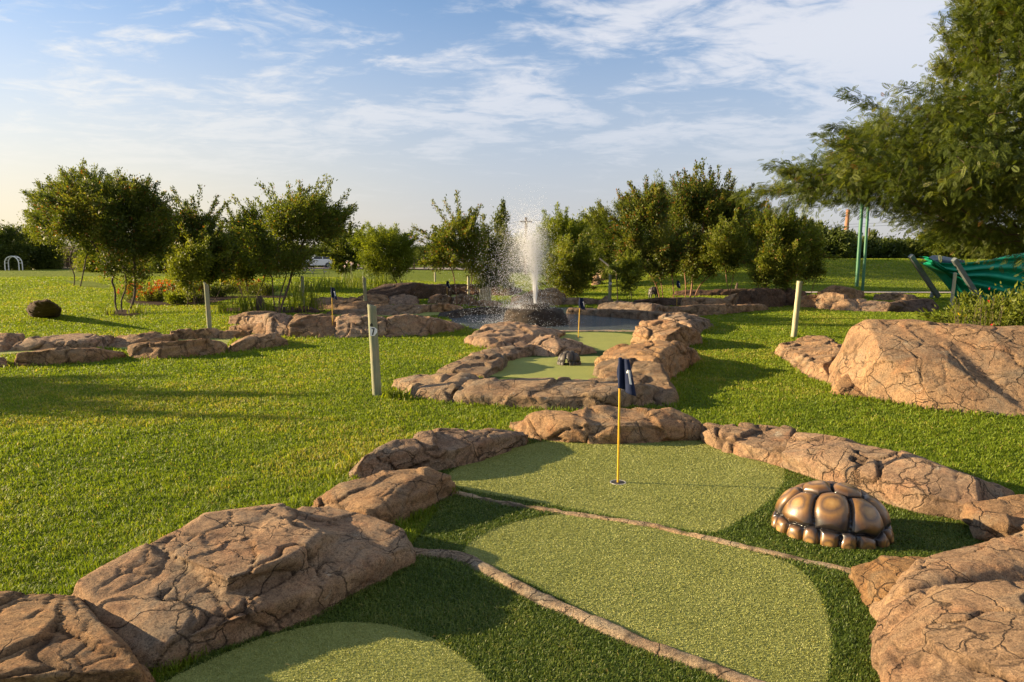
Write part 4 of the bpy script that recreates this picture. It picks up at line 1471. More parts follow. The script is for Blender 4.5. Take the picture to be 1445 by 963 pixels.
for k, (x_, h_) in enumerate(((678, .62), (681.5, .66), (685, .64), (688.5, .62), (692, .58))):
    p = W(x_, 430, 0)
    r_ = thing('short_stake', ['leftmost of the short pale stakes in a row left of the fountain', 'second from left of the short pale stakes in a row', 'middle one of the short pale stakes in a row', 'fourth from left of the short pale stakes in a row', 'rightmost of the short pale stakes nearest the fountain spray'][k], 'stake', (p[0], p[1], 0), 0, 'row of short stakes by the pond')
    MB().tube([(0, 0, -0.05), (random.uniform(-.01, .01), 0, h_)], [0.042, 0.04], 10).build('shaft', M['post_pale'], r_, True)

# ------------------------------------------------------------------ fountain
FX = WD(755, 450, 17.3)
froot = thing('fountain', 'tall white fountain jet spraying from a round stone plinth in the pond', 'fountain', (FX[0], 17.3, WATER_Z))


def plinth(name, prof, n, seed, amp, z0=0):
    vs_ = []
    prof2 = []
    for i in range(len(prof) - 1):
        for k in range(6):
            t_ = k / 6
            prof2.append((prof[i][0] * (1 - t_) + prof[i + 1][0] * t_, prof[i][1] * (1 - t_) + prof[i + 1][1] * t_))
    prof2.append(prof[-1])
    for r, z in prof2:
        for k in range(n):
            a = 2 * math.pi * k / n
            vs_.append((r * math.cos(a), r * math.sin(a), z + z0))
    v = np.array(vs_)
    rad = np.hypot(v[:, 0], v[:, 1])[:, None] + 1e-6
    dirn = np.concatenate([v[:, :2] / rad, np.zeros((len(v), 1))], 1)
    d = fbm(v * 2.5, 4, seed) * amp + fbm(v * np.array([9, 9, 16]), 3, seed + 3) * amp * 0.5
    v = v + dirn * d[:, None] + np.array([0, 0, 1]) * (fbm(v * 5, 3, seed + 9) * amp * 0.5)[:, None]
    m = len(prof2)
    i = np.arange(m * n).reshape(m, n)
    j = np.roll(i, -1, axis=1)
    q = np.stack([i[:-1], j[:-1], j[1:], i[1:]], -1).reshape(-1, 4)
    me = quads(v, q, True)
    f1, f2, _ = voro(v * 3.2, seed)
    attr(me, 'crack', np.exp(-((f2 - f1) / 0.05) ** 2) * 0.7)
    return obj(name, me, M['rock_wet'], froot)


plinth('stone_plinth', [(0.80, -0.3), (0.80, 0.06), (0.74, 0.2), (0.66, 0.33), (0.6, 0.36), (0.0, 0.37)], 90, 4, 0.06)
plinth('nozzle_stone', [(0.38, 0.0), (0.37, 0.08), (0.3, 0.12), (0.0, 0.13)], 60, 7, 0.05, 0.36)


def droplets(name, P, rad):
    base = np.array([(1, 0, 0), (-1, 0, 0), (0, 1, 0), (0, -1, 0), (0, 0, 1), (0, 0, -1)], float)
    tri = np.array([(0, 2, 4), (2, 1, 4), (1, 3, 4), (3, 0, 4), (2, 0, 5), (1, 2, 5), (3, 1, 5), (0, 3, 5)])
    n = len(P)
    V = (P[:, None, :] + base[None] * rad[:, None, None]).reshape(-1, 3)
    F = (tri[None] + (np.arange(n) * 6)[:, None, None]).reshape(-1, 3)
    return obj(name, quads(V, F, True), M['spray'], froot)


def jet(n, t0, t1, vz, svz, spread, wind, seed, rmin, rmax):
    g = np.random.default_rng(seed)
    t_ = g.uniform(t0, t1, n)
    v0 = g.normal(vz, svz, n)
    vx = g.normal(0, spread, n)
    vy = g.normal(0, spread, n)
    w = wind * g.gamma(2.0, 0.5, n)
    x = vx * t_ - 0.5 * w * t_ ** 2
    y = vy * t_ + 0.1 * w * t_ ** 2
    z = 0.46 + v0 * t_ - 4.905 * t_ ** 2
    P = np.stack([x, y, z], 1)
    keep = z > 0.02
    r = rmin + (rmax - rmin) * g.random(n) ** 2.5
    return P[keep], r[keep]


a1 = jet(19000, 0.0, 0.66, 5.35, 0.7, 0.36, 0.55, 1, 0.0022, 0.0075)
a2 = jet(38000, 0.35, 1.3, 5.4, 0.6, 0.32, 0.95, 2, 0.002, 0.0072)
a3 = jet(6000, 0.2, 1.25, 5.0, 0.9, 0.45, 0.6, 3, 0.002, 0.007)
droplets('water_jet', a1[0], a1[1])
droplets('falling_spray', np.concatenate([a2[0], a3[0]]), np.concatenate([a2[1], a3[1]]))
g = np.random.default_rng(6)
n = 5000
an = g.uniform(0, 2 * math.pi, n)
rr_ = np.abs(g.normal(0.45, 0.4, n))
SPL = np.stack([rr_ * np.cos(an) - 0.35 * g.random(n), rr_ * np.sin(an), np.where(rr_ < 0.62, 0.38, 0.02) + g.gamma(1.2, 0.05, n)], 1)
droplets('splash', SPL, g.uniform(0.002, 0.006, n))
# the solid core of the jet
core = MB()
for k in range(7):
    a_ = k * 2.4
    o_ = 0.018
    top = 0.5 + 0.09 * k
    pts = [(o_ * math.cos(a_) * (1 + 2.2 * s_ / 8), o_ * math.sin(a_) * (1 + 2.2 * s_ / 8), 0.42 + top * s_ / 8) for s_ in range(9)]
    core.tube(pts, [0.014 + 0.005 * math.sin(s_ * 2.1 + k) for s_ in range(8)] + [0.003], 8)
core.build('jet_core', M['spray'], froot, True)

# ------------------------------------------------------------------ green shade cloth on slanted frames
p0 = W(1420, 424, 0)
croot = thing('shade_cloth_stand', 'green shade cloth slung between slanted grey steel frames under the acacia', 'shade cloth', (p0[0], p0[1], gz(p0[0], p0[1])))
cb = np.array(croot.location)
YB = float(p0[1])


def rel(px, py, Y):
    return tuple(WD(px, py, Y) - cb)


def beam(a, b, w, name):
    a, b = Vector(a), Vector(b)
    t_ = (b - a).normalized()
    s_ = t_.cross(Vector((0, 1, 0))).normalized()
    u_ = s_.cross(t_).normalized()
    vs_ = []
    for q in (a, b):
        for i, j in ((-1, -1), (1, -1), (1, 1), (-1, 1)):
            vs_.append(q + s_ * i * w / 2 + u_ * j * w / 2)
    MB().add(vs_, [(0, 1, 2, 3), (7, 6, 5, 4), (0, 4, 5, 1), (1, 5, 6, 2), (2, 6, 7, 3), (3, 7, 4, 0)]).build(name, M['steel_grey'], croot, False, 0.008)


beam(rel(1324, 419, YB), rel(1285, 361, YB - 0.6), 0.15, 'slanted_beam')
beam(rel(1383, 424, YB - .8), rel(1346, 366, YB - 1.4), 0.15, 'slanted_beam')
beam(rel(1500, 424, YB), rel(1470, 352, YB - 0.6), 0.15, 'slanted_beam')
beam(rel(1314, 420, YB), rel(1318, 408, YB), 0.1, 'foot_bracket')


def cloth_grid(edge_top, edge_bot, n, m, name, mat, fold, seed, nf=6.0):
    vs_ = []
    for j in range(m):
        v = j / (m - 1)
        for i in range(n):
            t_ = i / (n - 1)

            def ev(e):
                x = t_ * (len(e) - 1)
                k = min(int(x), len(e) - 2)
                f = x - k
                return np.array(e[k]) * (1 - f) + np.array(e[k + 1]) * f
            p_ = ev(edge_top) * (1 - v) + ev(edge_bot) * v
            w_ = math.sin(math.pi * v)
            p_ = p_ + np.array([0, -1, 0.0]) * (w_ * 0.55 + fold * math.sin(v * nf * 3 + 2.0 * math.sin(t_ * 4 + seed) + t_ * 2)) + np.array([0, 0, 1.0]) * fold * 0.5 * math.sin(t_ * 9 + v * 5 + seed)
            vs_.append(p_)
    idx = np.arange(n * m).reshape(m, n)
    q = np.stack([idx[:-1, :-1], idx[:-1, 1:], idx[1:, 1:], idx[1:, :-1]], -1).reshape(-1, 4)
    o = obj(name, quads(vs_, q, True), mat, croot)
    o.modifiers.new('t', 'SOLIDIFY').thickness = 0.008
    return o


cloth_grid([rel(1296, 366, YB - .5), rel(1322, 372, YB), rel(1350, 367, YB), rel(1400, 366, YB), rel(1446, 361, YB), rel(1500, 352, YB)],
           [rel(1300, 369, YB - .5), rel(1326, 392, YB), rel(1352, 420, YB - .3), rel(1400, 423, YB - .5), rel(1446, 424, YB - .5), rel(1500, 424, YB - .4)], 70, 40, 'green_cloth', M['shade_cloth'], 0.2, 1.0, 9.0)
cloth_grid([rel(1300, 366, YB + .6), rel(1316, 361, YB + 1), rel(1346, 364, YB + 1)],
           [rel(1302, 369, YB + .3), rel(1320, 376, YB + .3), rel(1352, 374, YB + .3)], 26, 12, 'blue_tarp_edge', M['tarp_blue'], 0.04, 2.0)
# tall green poles, utility poles
for k, (px, py, hgt, rad, lab) in enumerate(((1208.5, 410, 5.2, 0.085, 'dark green steel pole on the left of the pair below the acacia branches'), (1217, 412, 5.1, 0.065, 'lighter green slim steel pole on the right of the pair below the acacia branches'))):
    p = W(px, py, 0)
    r_ = thing('steel_pole', lab, 'pole', (p[0], p[1], gz(p[0], p[1])), 0, 'pair of tall green poles')
    MB().tube([(0, 0, -0.1), (0.05, 0, hgt)], rad, 14).build('shaft', M['green_paint'], r_, True)
    MB().lathe([(rad * 1.08, hgt - 0.02), (rad * 1.08, hgt + 0.03), (rad * 0.6, hgt + 0.06)], 14, (0.05, 0, 0)).build('cap', M['green_paint'], r_, True)


def far_pole(name, label, px, py_top, Y, rad, mat, lean=0.0, arm=True):
    top = WD(px, py_top, Y)
    z0 = gz(top[0], Y)
    r_ = thing(name, label, 'pole', (top[0], Y, z0))
    h_ = top[2] - z0
    MB().tube([(-lean * h_, 0, -0.2), (0, 0, h_)], [rad * 1.15, rad * 0.85], 12).build('shaft', M[mat], r_, True)
    if arm:
        MB().box(-0.5, 0.5, -0.05, 0.05, h_ - 0.42, h_ - 0.32).build('crossarm', M[mat], r_)
    return top


u1 = far_pole('utility_pole', 'brown utility pole standing behind the fountain jet', 742.5, 307, 62, 0.13, 'bark')
far_pole('utility_pole', 'reddish wooden utility pole leaning behind the bank left of the green poles', 1197, 296, 56, 0.17, 'pole_red', 0.04, False)
far_pole('utility_pole', 'short dark far pole right of the green poles above the bank', 1227, 322, 70, 0.1, 'bark', 0, False)
u2 = far_pole('utility_pole', 'thin grey far pole left of the fountain between the shrubs', 614, 328, 66, 0.09, 'bark', 0, False)
wr = MB()
for dz in (0.0, 0.25):
    for a_, b_ in (((u1[0], 62, u1[2] - .2 - dz), (u2[0], 66, u2[2] - .1 - dz)), ((u1[0], 62, u1[2] - .2 - dz), (60, 70, 7.2 - dz))):
        pts = []
        for k in range(15):
            t_ = k / 14
            pts.append((a_[0] + (b_[0] - a_[0]) * t_, a_[1] + (b_[1] - a_[1]) * t_, a_[2] + (b_[2] - a_[2]) * t_ - 1.0 * 4 * t_ * (1 - t_) * (abs(b_[0] - a_[0]) / 40)))
        wr.tube(pts, 0.012, 5)
tag(wr.build('overhead_wire', M['wire']), 'thin overhead wires strung from the utility pole behind the fountain', 'wire')

# bare cane and standing stones right of the fountain
p = WD(846, 365, 24)
q_ = WD(870, 384, 24)
c_ = thing('bare_cane', 'pale bare cane slanting down above the grey post with the plate', 'cane', (q_[0], 24, 0))
MB().tube([(p[0] - q_[0], 0, p[2]), (0, 0, q_[2])], 0.022, 8).build('cane', M['bamboo'], c_, True)
MB().tube([(0, 0, q_[2]), (0.1, 0.25, -0.05)], [0.016, 0.02], 8).build('support', M['bark'], c_, True)
for k, (px, py, w_, h_, lab) in enumerate(((841, 404, 0.35, 0.62, 'small orange brown standing stone at the lawn edge under the trees'), (847.5, 401, 0.42, 0.9, 'taller pale squared standing stone behind the small orange one'), (902, 403, 0.3, 0.4, 'small stone at the edge of the flower bed under the big trees'))):
    rock(lab, [[(px - 5.5, py, 0), (px + 5.5, py, 0), (px + 5, py - 2, 0), (px - 5, py - 2, 0), (px - 5, py - 2 - h_ * 20, h_ * .85), (px + 4.5, py - 2 - h_ * 20, h_), (px + 1, py - 3.5 - h_ * 20, h_)]], 0.05, None, 'rock', cell=0.5, name='standing_stone', smooth_it=2, cat='stone')

# ------------------------------------------------------------------ trees and shrubs


def unit(v):
    return v / (np.linalg.norm(v, axis=-1, keepdims=True) + 1e-9)


def sample_crown(poly, base_y, n, g, depth=0.85, gap=-0.27):
    """points filling a crown: outline poly in (x, z) at distance base_y, rounded in depth"""
    poly = np.array(poly)
    lo, hi = poly.min(0), poly.max(0)
    out = []
    while len(out) < n:
        q = lo + (hi - lo) * g.random((n * 3, 2))
        q = q[in_poly(q[:, 0], q[:, 1], poly)]
        fq = 2.6 / max(0.6, hi[1] - lo[1])
        q = q[fbm(np.stack([q[:, 0] * fq * 1.3 + base_y, q[:, 1] * fq * 1.3, q[:, 0] * 0 + len(poly)], 1), 2, 31) > gap]
        for x, z in q:
            # half width of the outline at this height
            xs = []
            for i in range(len(poly)):
                a, b = poly[i], poly[(i + 1) % len(poly)]
                if (a[1] > z) != (b[1] > z):
                    xs.append(a[0] + (z - a[1]) * (b[0] - a[0]) / (b[1] - a[1]))
            if len(xs) < 2:
                continue
            c, hw = (min(xs) + max(xs)) / 2, (max(xs) - min(xs)) / 2
            u_ = min(1.0, abs(x - c) / (hw + 1e-6))
            half = hw * math.sqrt(1 - u_ * u_) * depth + 0.05
            out.append((x, base_y + g.uniform(-half, half), z))
            if len(out) >= n:
                break
    return np.array(out[:n])


def colonize(stems, attr_pts, step, kill, iters, g):
    pos, par = [], []
    for chain in stems:
        prev = -1
        for p in chain:
            pos.append(np.array(p, float))
            par.append(prev)
            prev = len(pos) - 1
    A = attr_pts.copy()
    near = np.zeros(len(A), int)
    dist = np.full(len(A), 1e9)

    def upd(start):
        nonlocal near, dist
        P = np.array(pos[start:])
        d = np.sqrt(((A[:, None] - P[None]) ** 2).sum(2))
        k = d.argmin(1)
        dm = d[np.arange(len(A)), k]
        m = dm < dist
        near = np.where(m, k + start, near)
        dist = np.where(m, dm, dist)
    upd(0)
    for _ in range(iters):
        if len(A) == 0:
            break
        P = np.array(pos)
        dirs = unit(A - P[near])
        acc = np.zeros((len(pos), 3))
        np.add.at(acc, near, dirs)
        act = np.unique(near)
        start = len(pos)
        for i in act:
            d = acc[i]
            d = d / (np.linalg.norm(d) + 1e-9) + g.normal(0, 0.18, 3) + np.array([0, 0, 0.06])
            d /= np.linalg.norm(d) + 1e-9
            pos.append(pos[i] + d * step)
            par.append(i)
        upd(start)
        k = dist > kill
        A, near, dist = A[k], near[k], dist[k]
        if len(pos) > 6500:
            break
    return np.array(pos), np.array(par)


def limb_mesh(pos, par, tip_r, max_r, sides=5, expo=0.5):
    n = len(pos)
    w = np.zeros(n)
    kids = np.zeros(n, int)
    for i in range(n - 1, -1, -1):
        if kids[i] == 0:
            w[i] = 1
        if par[i] >= 0:
            w[par[i]] += w[i]
            kids[par[i]] += 1
    r = np.minimum(tip_r * w ** expo, max_r)
    e = np.where(par >= 0)[0]
    a, b = pos[par[e]], pos[e]
    ra, rb = np.minimum(r[par[e]], r[e] * 1.5), r[e]
    t = unit(b - a)
    up = np.where(np.abs(t[:, 2:3]) < 0.9, np.array([[0, 0, 1.0]]), np.array([[1.0, 0, 0]]))
    s = unit(np.cross(t, up))
    u = np.cross(s, t)
    ang = np.arange(sides) * 2 * math.pi / sides
    ca, sa = np.cos(ang)[None, :, None], np.sin(ang)[None, :, None]
    ring = s[:, None] * ca + u[:, None] * sa
    A_ = a[:, None] + ring * ra[:, None, None] - t[:, None] * ra[:, None, None] * 0.3
    B_ = b[:, None] + ring * rb[:, None, None]
    V = np.concatenate([A_, B_], 1).reshape(-1, 3)
    base = (np.arange(len(e)) * 2 * sides)[:, None, None]
    k = np.arange(sides)
    k2 = (k + 1) % sides
    q = np.stack([k, k2, k2 + sides, k + sides], 1)[None] + base
    return V, q.reshape(-1, 4), r, w, kids


def leaf_quads(P, D, size, g, wr=0.42, droop=0.0):
    """rhombic leaves at P pointing along D"""
    n = len(P)
    D = unit(D + g.normal(0, 0.55, (n, 3)) + np.array([0, 0, -droop]))
    N = unit(g.normal(0, 1, (n, 3)) + np.array([0, 0, 0.7]))
    S = unit(np.cross(D, N))
    L = size * g.uniform(0.6, 1.35, n)[:, None]
    w = L * wr
    bend = unit(np.cross(S, D)) * L * 0.12
    v0, v1, v2, v3 = P, P + D * L * 0.5 + S * w / 2 + bend, P + D * L, P + D * L * 0.5 - S * w / 2 + bend
    V = np.stack([v0, v1, v2, v3], 1).reshape(-1, 3)
    F = np.arange(n * 4).reshape(-1, 4)
    return V, F


def pinnate(P, D, size, g, pairs=6):
    """feathery leaves: a row of leaflet pairs on a drooping midrib"""
    n = len(P)
    D = unit(D + g.normal(0, 0.5, (n, 3)) + np.array([0, 0, -0.35]))
    N = unit(g.normal(0, 0.7, (n, 3)) + np.array([0, 0, 1.0]))
    S = unit(np.cross(D, N))
    N = np.cross(S, D)
    L = size * g.uniform(0.65, 1.3, n)[:, None]
    Vs = []
    for k in range(pairs):
        t = (k + 0.6) / pairs
        c = P + D * L * t - N * L * 0.18 * t * t
        ll = L * 0.3 * math.sin(math.pi * (0.2 + 0.75 * t))
        for sgn in (-1, 1):
            ax = unit(S * sgn + D * 0.45)
            wv = D * L * 0.075
            Vs.append(np.stack([c - wv * .4, c + ax * ll * 0.55 - wv, c + ax * ll, c + ax * ll * 0.5 + wv], 1))
    V = np.stack(Vs, 1).reshape(-1, 3)
    F = np.arange(len(V)).reshape(-1, 4)
    return V, F, pairs * 2


FULL = 2.7


def tree(name, label, outline_px, Y, stems_px, leaf='leaf_mid', bark='bark', n_attr=260, leaves=14000, lsize=0.07, seed=1, group=None, gap=-0.27, shoots=40, shoot_len=0.5, feather=False, step=0.16, cat='tree', max_r=0.09, tip_r=0.0045, depth=0.85, wr=0.42, droop=0.0, spread=0.13, tint_bias=0.0, tipred=0.0):
    leaves = int(leaves * FULL) if not feather else leaves
    n_attr = int(n_attr * 1.35)
    g = np.random.default_rng(seed)
    poly = [WD(a, b, Y)[[0, 2]] for a, b in outline_px]
    A = sample_crown(poly, Y, n_attr, g, depth, gap)
    stems = []
    base0 = None
    zmin = A[:, 2].min()
    for sp in stems_px:
        px, py = sp[0], sp[1]
        pb = WD(px, py, Y)
        pb = np.array([pb[0], Y + g.uniform(-.15, .15), 0])
        pb[2] = gz(pb[0], pb[1])
        if base0 is None:
            base0 = pb.copy()
        if len(sp) >= 4:
            tgt = WD(sp[2], sp[3], Y + g.uniform(-.2, .2))
        else:
            low = A[A[:, 2] < zmin + 0.35 * (A[:, 2].max() - zmin)]
            tgt = low[g.integers(len(low))] * 0.5 + np.array([pb[0], Y, zmin + 0.25 * (A[:, 2].max() - zmin)]) * 0.5
        m = max(4, int(np.linalg.norm(tgt - pb) / step))
        ch = [base0 - np.array([0, 0, 0.1])]
        jit = g.normal(0, 1, (2, 3))
        pb[2] -= 0.05
        for k in range(m + 1):
            t_ = k / m
            p = pb * (1 - t_) + tgt * t_
            p = p + (jit[0] * math.sin(t_ * math.pi) + jit[1] * 0.5 * math.sin(t_ * 2 * math.pi)) * 0.05 * np.linalg.norm(tgt - pb)
            ch.append(p)
        stems.append(ch)
    pos, par = colonize(stems, A, step, step * 1.4, 90, g)
    # slim shoots thrown out of the top and sides of the crown
    kids = np.zeros(len(pos), int)
    for p in par:
        if p >= 0:
            kids[p] += 1
    tips = np.where(kids == 0)[0]
    n_crown = len(pos)
    cen = A.mean(0)
    if shoots and len(tips):
        sc_ = (pos[tips] - cen)
        score = sc_[:, 2] * 1.2 + np.hypot(sc_[:, 0], sc_[:, 1]) + g.normal(0, 0.25, len(tips))
        pick = tips[np.argsort(-score)[:min(int(shoots * 0.6), len(tips))]]
        P2, R2 = [], []
        nn = len(pos)
        for i in pick:
            d = unit(pos[i] - cen) * 0.85 + np.array([0, 0, 0.22 if feather else 0.5]) + g.normal(0, 0.22, 3)
            d = d / np.linalg.norm(d)
            ln = shoot_len * g.uniform(0.45, 1.45)
            prev = i
            ns = 5
            for k in range(ns):
                q = (pos[i] if k == 0 else P2[-1]) + d * ln / ns + g.normal(0, 0.012, 3)
                P2.append(q)
                R2.append(prev)
                prev = nn + len(P2) - 1
        pos = np.concatenate([pos, np.array(P2)])
        par = np.concatenate([par, np.array(R2)])
    V, F, r, w, kids = limb_mesh(pos, par, tip_r, max_r)
    origin = base0
    root = thing(name, label, cat, tuple(origin), 0, group)
    obj('trunk', quads(V - origin, F, True), M[bark], root)
    # leaves along the twigs
    e = np.where((par >= 0) & (w <= 12))[0]
    zc = pos[e][:, 2]
    e = e[zc > zmin - 0.12]
    wgt = 1.0 / (0.5 + w[e] * 0.3)
    wgt = np.where(e >= n_crown, wgt * (0.5 if feather else 0.16), wgt)
    wgt = wgt / wgt.sum()
    nl = leaves
    pick = g.choice(e, nl, p=wgt)
    t_ = g.random(nl)[:, None]
    P = pos[par[pick]] * (1 - t_) + pos[pick] * t_
    P = P + g.normal(0, 1, (nl, 3)) * np.where(pick >= n_crown, spread * 0.3, spread * 0.95)[:, None]
    D = unit(pos[pick] - pos[par[pick]]) * 0.7 + unit(P - cen) * 0.35 + np.array([0, 0, 0.15])
    if feather:
        LV, LF, per = pinnate(P, D, lsize, g)
        per *= 4
    else:
        LV, LF = leaf_quads(P, D, lsize * 1.02, g, wr, droop)
        per = 4
    clump = fbm(P * 1.6, 2, seed + 3)
    tint = np.clip(0.42 + 0.55 * clump + g.normal(0, 0.17, nl) + tint_bias, 0, 0.92)
    out = np.linalg.norm((P - cen) / (np.ptp(A, axis=0) / 2 + 1e-6), axis=1)
    red = (g.random(nl) < 0.55 * tipred * np.clip(out, 0, 1.5)) & (w[pick] <= 3)
    tint = np.where(red, g.uniform(0.94, 1.0, nl), tint)
    me = quads(LV - origin, LF)
    attr(me, 'tint', np.repeat(tint, per))
    obj('crown', me, M[leaf], root)
    return root


G_T1 = 'small trees and tall shrubs round the course'
# left side
tree('bushy_tree', 'dense dark bushy tree with a low round crown on the left lawn', [(70, 305), (85, 285), (112, 268), (140, 262), (170, 255), (195, 258), (218, 268), (232, 292), (236, 330), (222, 368), (205, 392), (178, 402), (152, 396), (136, 378), (112, 362), (80, 345), (66, 325)], 20.5,
     [(176, 441, 178, 395), (181, 441, 190, 392), (170, 440, 158, 398)], 'leaf_dark', 'bark', 420, 26000, 0.075, 21, G_T1, -0.27, 60, 0.6, max_r=0.075, tipred=0.1)
tree('feathery_tree', 'tall pale feathery tree rising behind the dense bushy tree on the left', [(45, 330), (50, 300), (64, 268), (100, 247), (140, 252), (170, 280), (170, 345), (135, 362), (75, 360)], 34, [(100, 388, 104, 350), (112, 388, 125, 350)], 'leaf_mid', 'bark', 330, 20000, 0.12, 22, G_T1, -0.27, 50, 0.7, step=0.26, max_r=0.14, spread=0.2, wr=0.3)
tree('dark_shrub_tree', 'dark multi stemmed shrub tree with spiky top shoots right of the dense bushy tree', [(228, 318), (246, 304), (280, 306), (305, 304), (326, 318), (340, 345), (330, 375), (306, 392), (272, 392), (245, 376), (234, 350)], 24, [(286, 424, 290, 385), (292, 424, 300, 380), (280, 424, 268, 380), (298, 424, 318, 385)], 'leaf_dark', 'bark', 330, 17000, 0.085, 23, G_T1, -0.27, 90, 0.95, max_r=0.05, tipred=0.08, tint_bias=-0.08)
tree('slim_shrub', 'light green slim arching shrub in front of the dark spiky shrub tree', [(238, 372), (262, 352), (285, 350), (300, 362), (295, 392), (265, 405), (245, 395)], 22.6, [(268, 424), (272, 424), (263, 424)], 'leaf_mid', 'bark', 110, 3200, 0.08, 24, G_T1, -0.27, 40, 0.6, max_r=0.025, cat='shrub', tint_bias=0.1)
tree('thin_stemmed_tree', 'thin multi stemmed tree between the dark spiky shrub and the umbrella shaped tree', [(306, 338), (318, 318), (345, 312), (372, 320), (392, 345), (385, 380), (352, 392), (322, 384)], 26, [(346, 418, 338, 385), (352, 418, 352, 380), (358, 418, 375, 382), (342, 418, 326, 380)], 'leaf_mid', 'bark', 260, 10500, 0.085, 25, G_T1, -0.27, 40, 0.7, max_r=0.05, tipred=0.08, tint_bias=-0.05)
tree('umbrella_tree', 'leaning umbrella shaped small tree with dark forked trunk behind the rock wall', [(346, 300), (368, 285), (405, 280), (440, 278), (470, 286), (490, 302), (480, 332), (462, 352), (440, 372), (415, 388), (388, 388), (362, 376), (345, 350), (340, 325)], 19.5, [(394, 437, 412, 385), (396, 437, 404, 388), (392, 437, 384, 392)], 'leaf_mid', 'bark', 380, 15500, 0.07, 26, G_T1, -0.27, 110, 0.55, max_r=0.07, tipred=0.1, tint_bias=-0.06)
tree('willowy_tree', 'bright yellow green willowy tree with a round feathery crown', [(500, 352), (512, 332), (540, 323), (566, 328), (582, 345), (584, 372), (560, 390), (530, 386), (508, 372)], 31, [(566, 398, 562, 378), (563, 398, 550, 375)], 'leaf_bright', 'bark', 260, 15000, 0.11, 27, G_T1, -0.27, 50, 0.5, step=0.2, max_r=0.08, wr=0.22, spread=0.16, droop=0.3)
tree('dark_tree', 'small dark tree half hidden left of the bright willowy tree', [(468, 352), (482, 330), (502, 332), (512, 352), (506, 378), (482, 384), (468, 372)], 38, [(488, 384, 490, 365)], 'leaf_dark', 'bark', 150, 7000, 0.13, 28, G_T1, -0.27, 30, 0.7, step=0.26, max_r=0.08)
tree('twin_stemmed_shrub', 'reddish tipped twin stemmed shrub tree left of the fountain spray', [(612, 352), (622, 325), (648, 312), (668, 315), (680, 345), (676, 378), (655, 398), (630, 388), (616, 372)], 22.5, [(645, 425, 640, 388), (648, 425, 662, 380)], 'leaf_mid', 'bark_red', 260, 8500, 0.075, 29, G_T1, -0.27, 90, 0.75, max_r=0.045, tipred=0.16)
tree('spreading_shrub', 'dark green spreading shrub tree just left of the fountain spray', [(664, 350), (676, 325), (694, 318), (704, 345), (710, 378), (700, 400), (680, 402), (664, 385)], 24, [(672, 414, 678, 385), (670, 414, 690, 380)], 'leaf_dark', 'bark', 220, 9000, 0.08, 30, G_T1, -0.27, 70, 0.75, max_r=0.05, tint_bias=0.05)
tree('columnar_shrub', 'tall thin columnar shrub standing beside the top of the fountain spray', [(703, 400), (703, 330), (706, 298), (710, 293), (713, 320), (715, 400)], 27, [(709, 410, 709, 380)], 'leaf_dark', 'bark', 90, 3200, 0.085, 31, G_T1, -0.27, 12, 0.3, max_r=0.03, cat='shrub', tint_bias=0.1)
# behind the fountain and to its right
tree('bright_tree', 'bright green tree showing above the right side of the fountain jet', [(756, 345), (765, 316), (785, 308), (808, 314), (826, 326), (832, 360), (815, 385), (778, 388), (760, 372)], 37, [(790, 400, 790, 375), (796, 400, 808, 370)], 'leaf_bright', 'bark', 260, 14000, 0.12, 32, G_T1, -0.27, 60, 0.7, step=0.25, max_r=0.1, wr=0.28, spread=0.18)
tree('olive_shrub', 'round olive shrub on the lawn right behind the fountain jet', [(770, 368), (786, 348), (808, 342), (828, 350), (838, 375), (830, 402), (806, 414), (782, 406), (770, 390)], 26, [(800, 422), (804, 422), (796, 422), (808, 422)], 'leaf_mid', 'bark', 260, 10000, 0.075, 33, G_T1, -0.27, 60, 0.45, max_r=0.035, cat='shrub', tipred=0.05)
tree('flat_acacia', 'flat topped feathery acacia left of the big leafy trees', [(828, 345), (834, 320), (850, 300), (880, 288), (905, 300), (912, 340), (896, 365), (862, 368), (836, 366)], 34, [(872, 402, 868, 362), (880, 402, 895, 360)], 'leaf_acacia', 'bark', 300, 16000, 0.13, 34, G_T1, -0.27, 40, 0.6, step=0.25, max_r=0.1, wr=0.22, spread=0.2, tint_bias=0.1)
tree('leafy_tree', 'leafy olive tree with dark forked stems behind the distant dark tortoise', [(872, 330), (882, 300), (905, 282), (930, 278), (952, 300), (960, 345), (950, 382), (920, 394), (890, 380), (876, 356)], 24.5, [(935, 424, 930, 380), (933, 424, 912, 380), (950, 420, 946, 378)], 'leaf_dark', 'bark_red', 380, 20000, 0.085, 35, G_T1, -0.27, 70, 0.6, max_r=0.07, tipred=0.14, tint_bias=0.08)
tree('tallest_tree', 'tallest leafy tree in the middle of the right hand clump', [(940, 330), (944, 290), (958, 264), (985, 256), (1008, 266), (1032, 280), (1050, 305), (1042, 350), (1014, 378), (975, 390), (948, 372)], 27.5, [(968, 412, 965, 375), (974, 412, 990, 372), (980, 410, 1008, 375)], 'leaf_dark', 'bark_red', 420, 24000, 0.095, 36, G_T1, -0.27, 90, 0.8, max_r=0.085, tipred=0.12, tint_bias=0.04)
tree('broad_acacia', 'broad pale green feathery acacia spreading behind the right hand clump', [(866, 310), (880, 282), (910, 268), (950, 262), (1000, 264), (1050, 278), (1080, 300), (1084, 330), (1040, 360), (960, 368), (890, 350)], 40, [(940, 392, 930, 350), (960, 392, 985, 345), (950, 392, 1020, 345)], 'leaf_acacia', 'bark', 420, 24000, 0.15, 37, G_T1, -0.27, 70, 0.8, step=0.32, max_r=0.15, wr=0.2, spread=0.24, tint_bias=0.12)
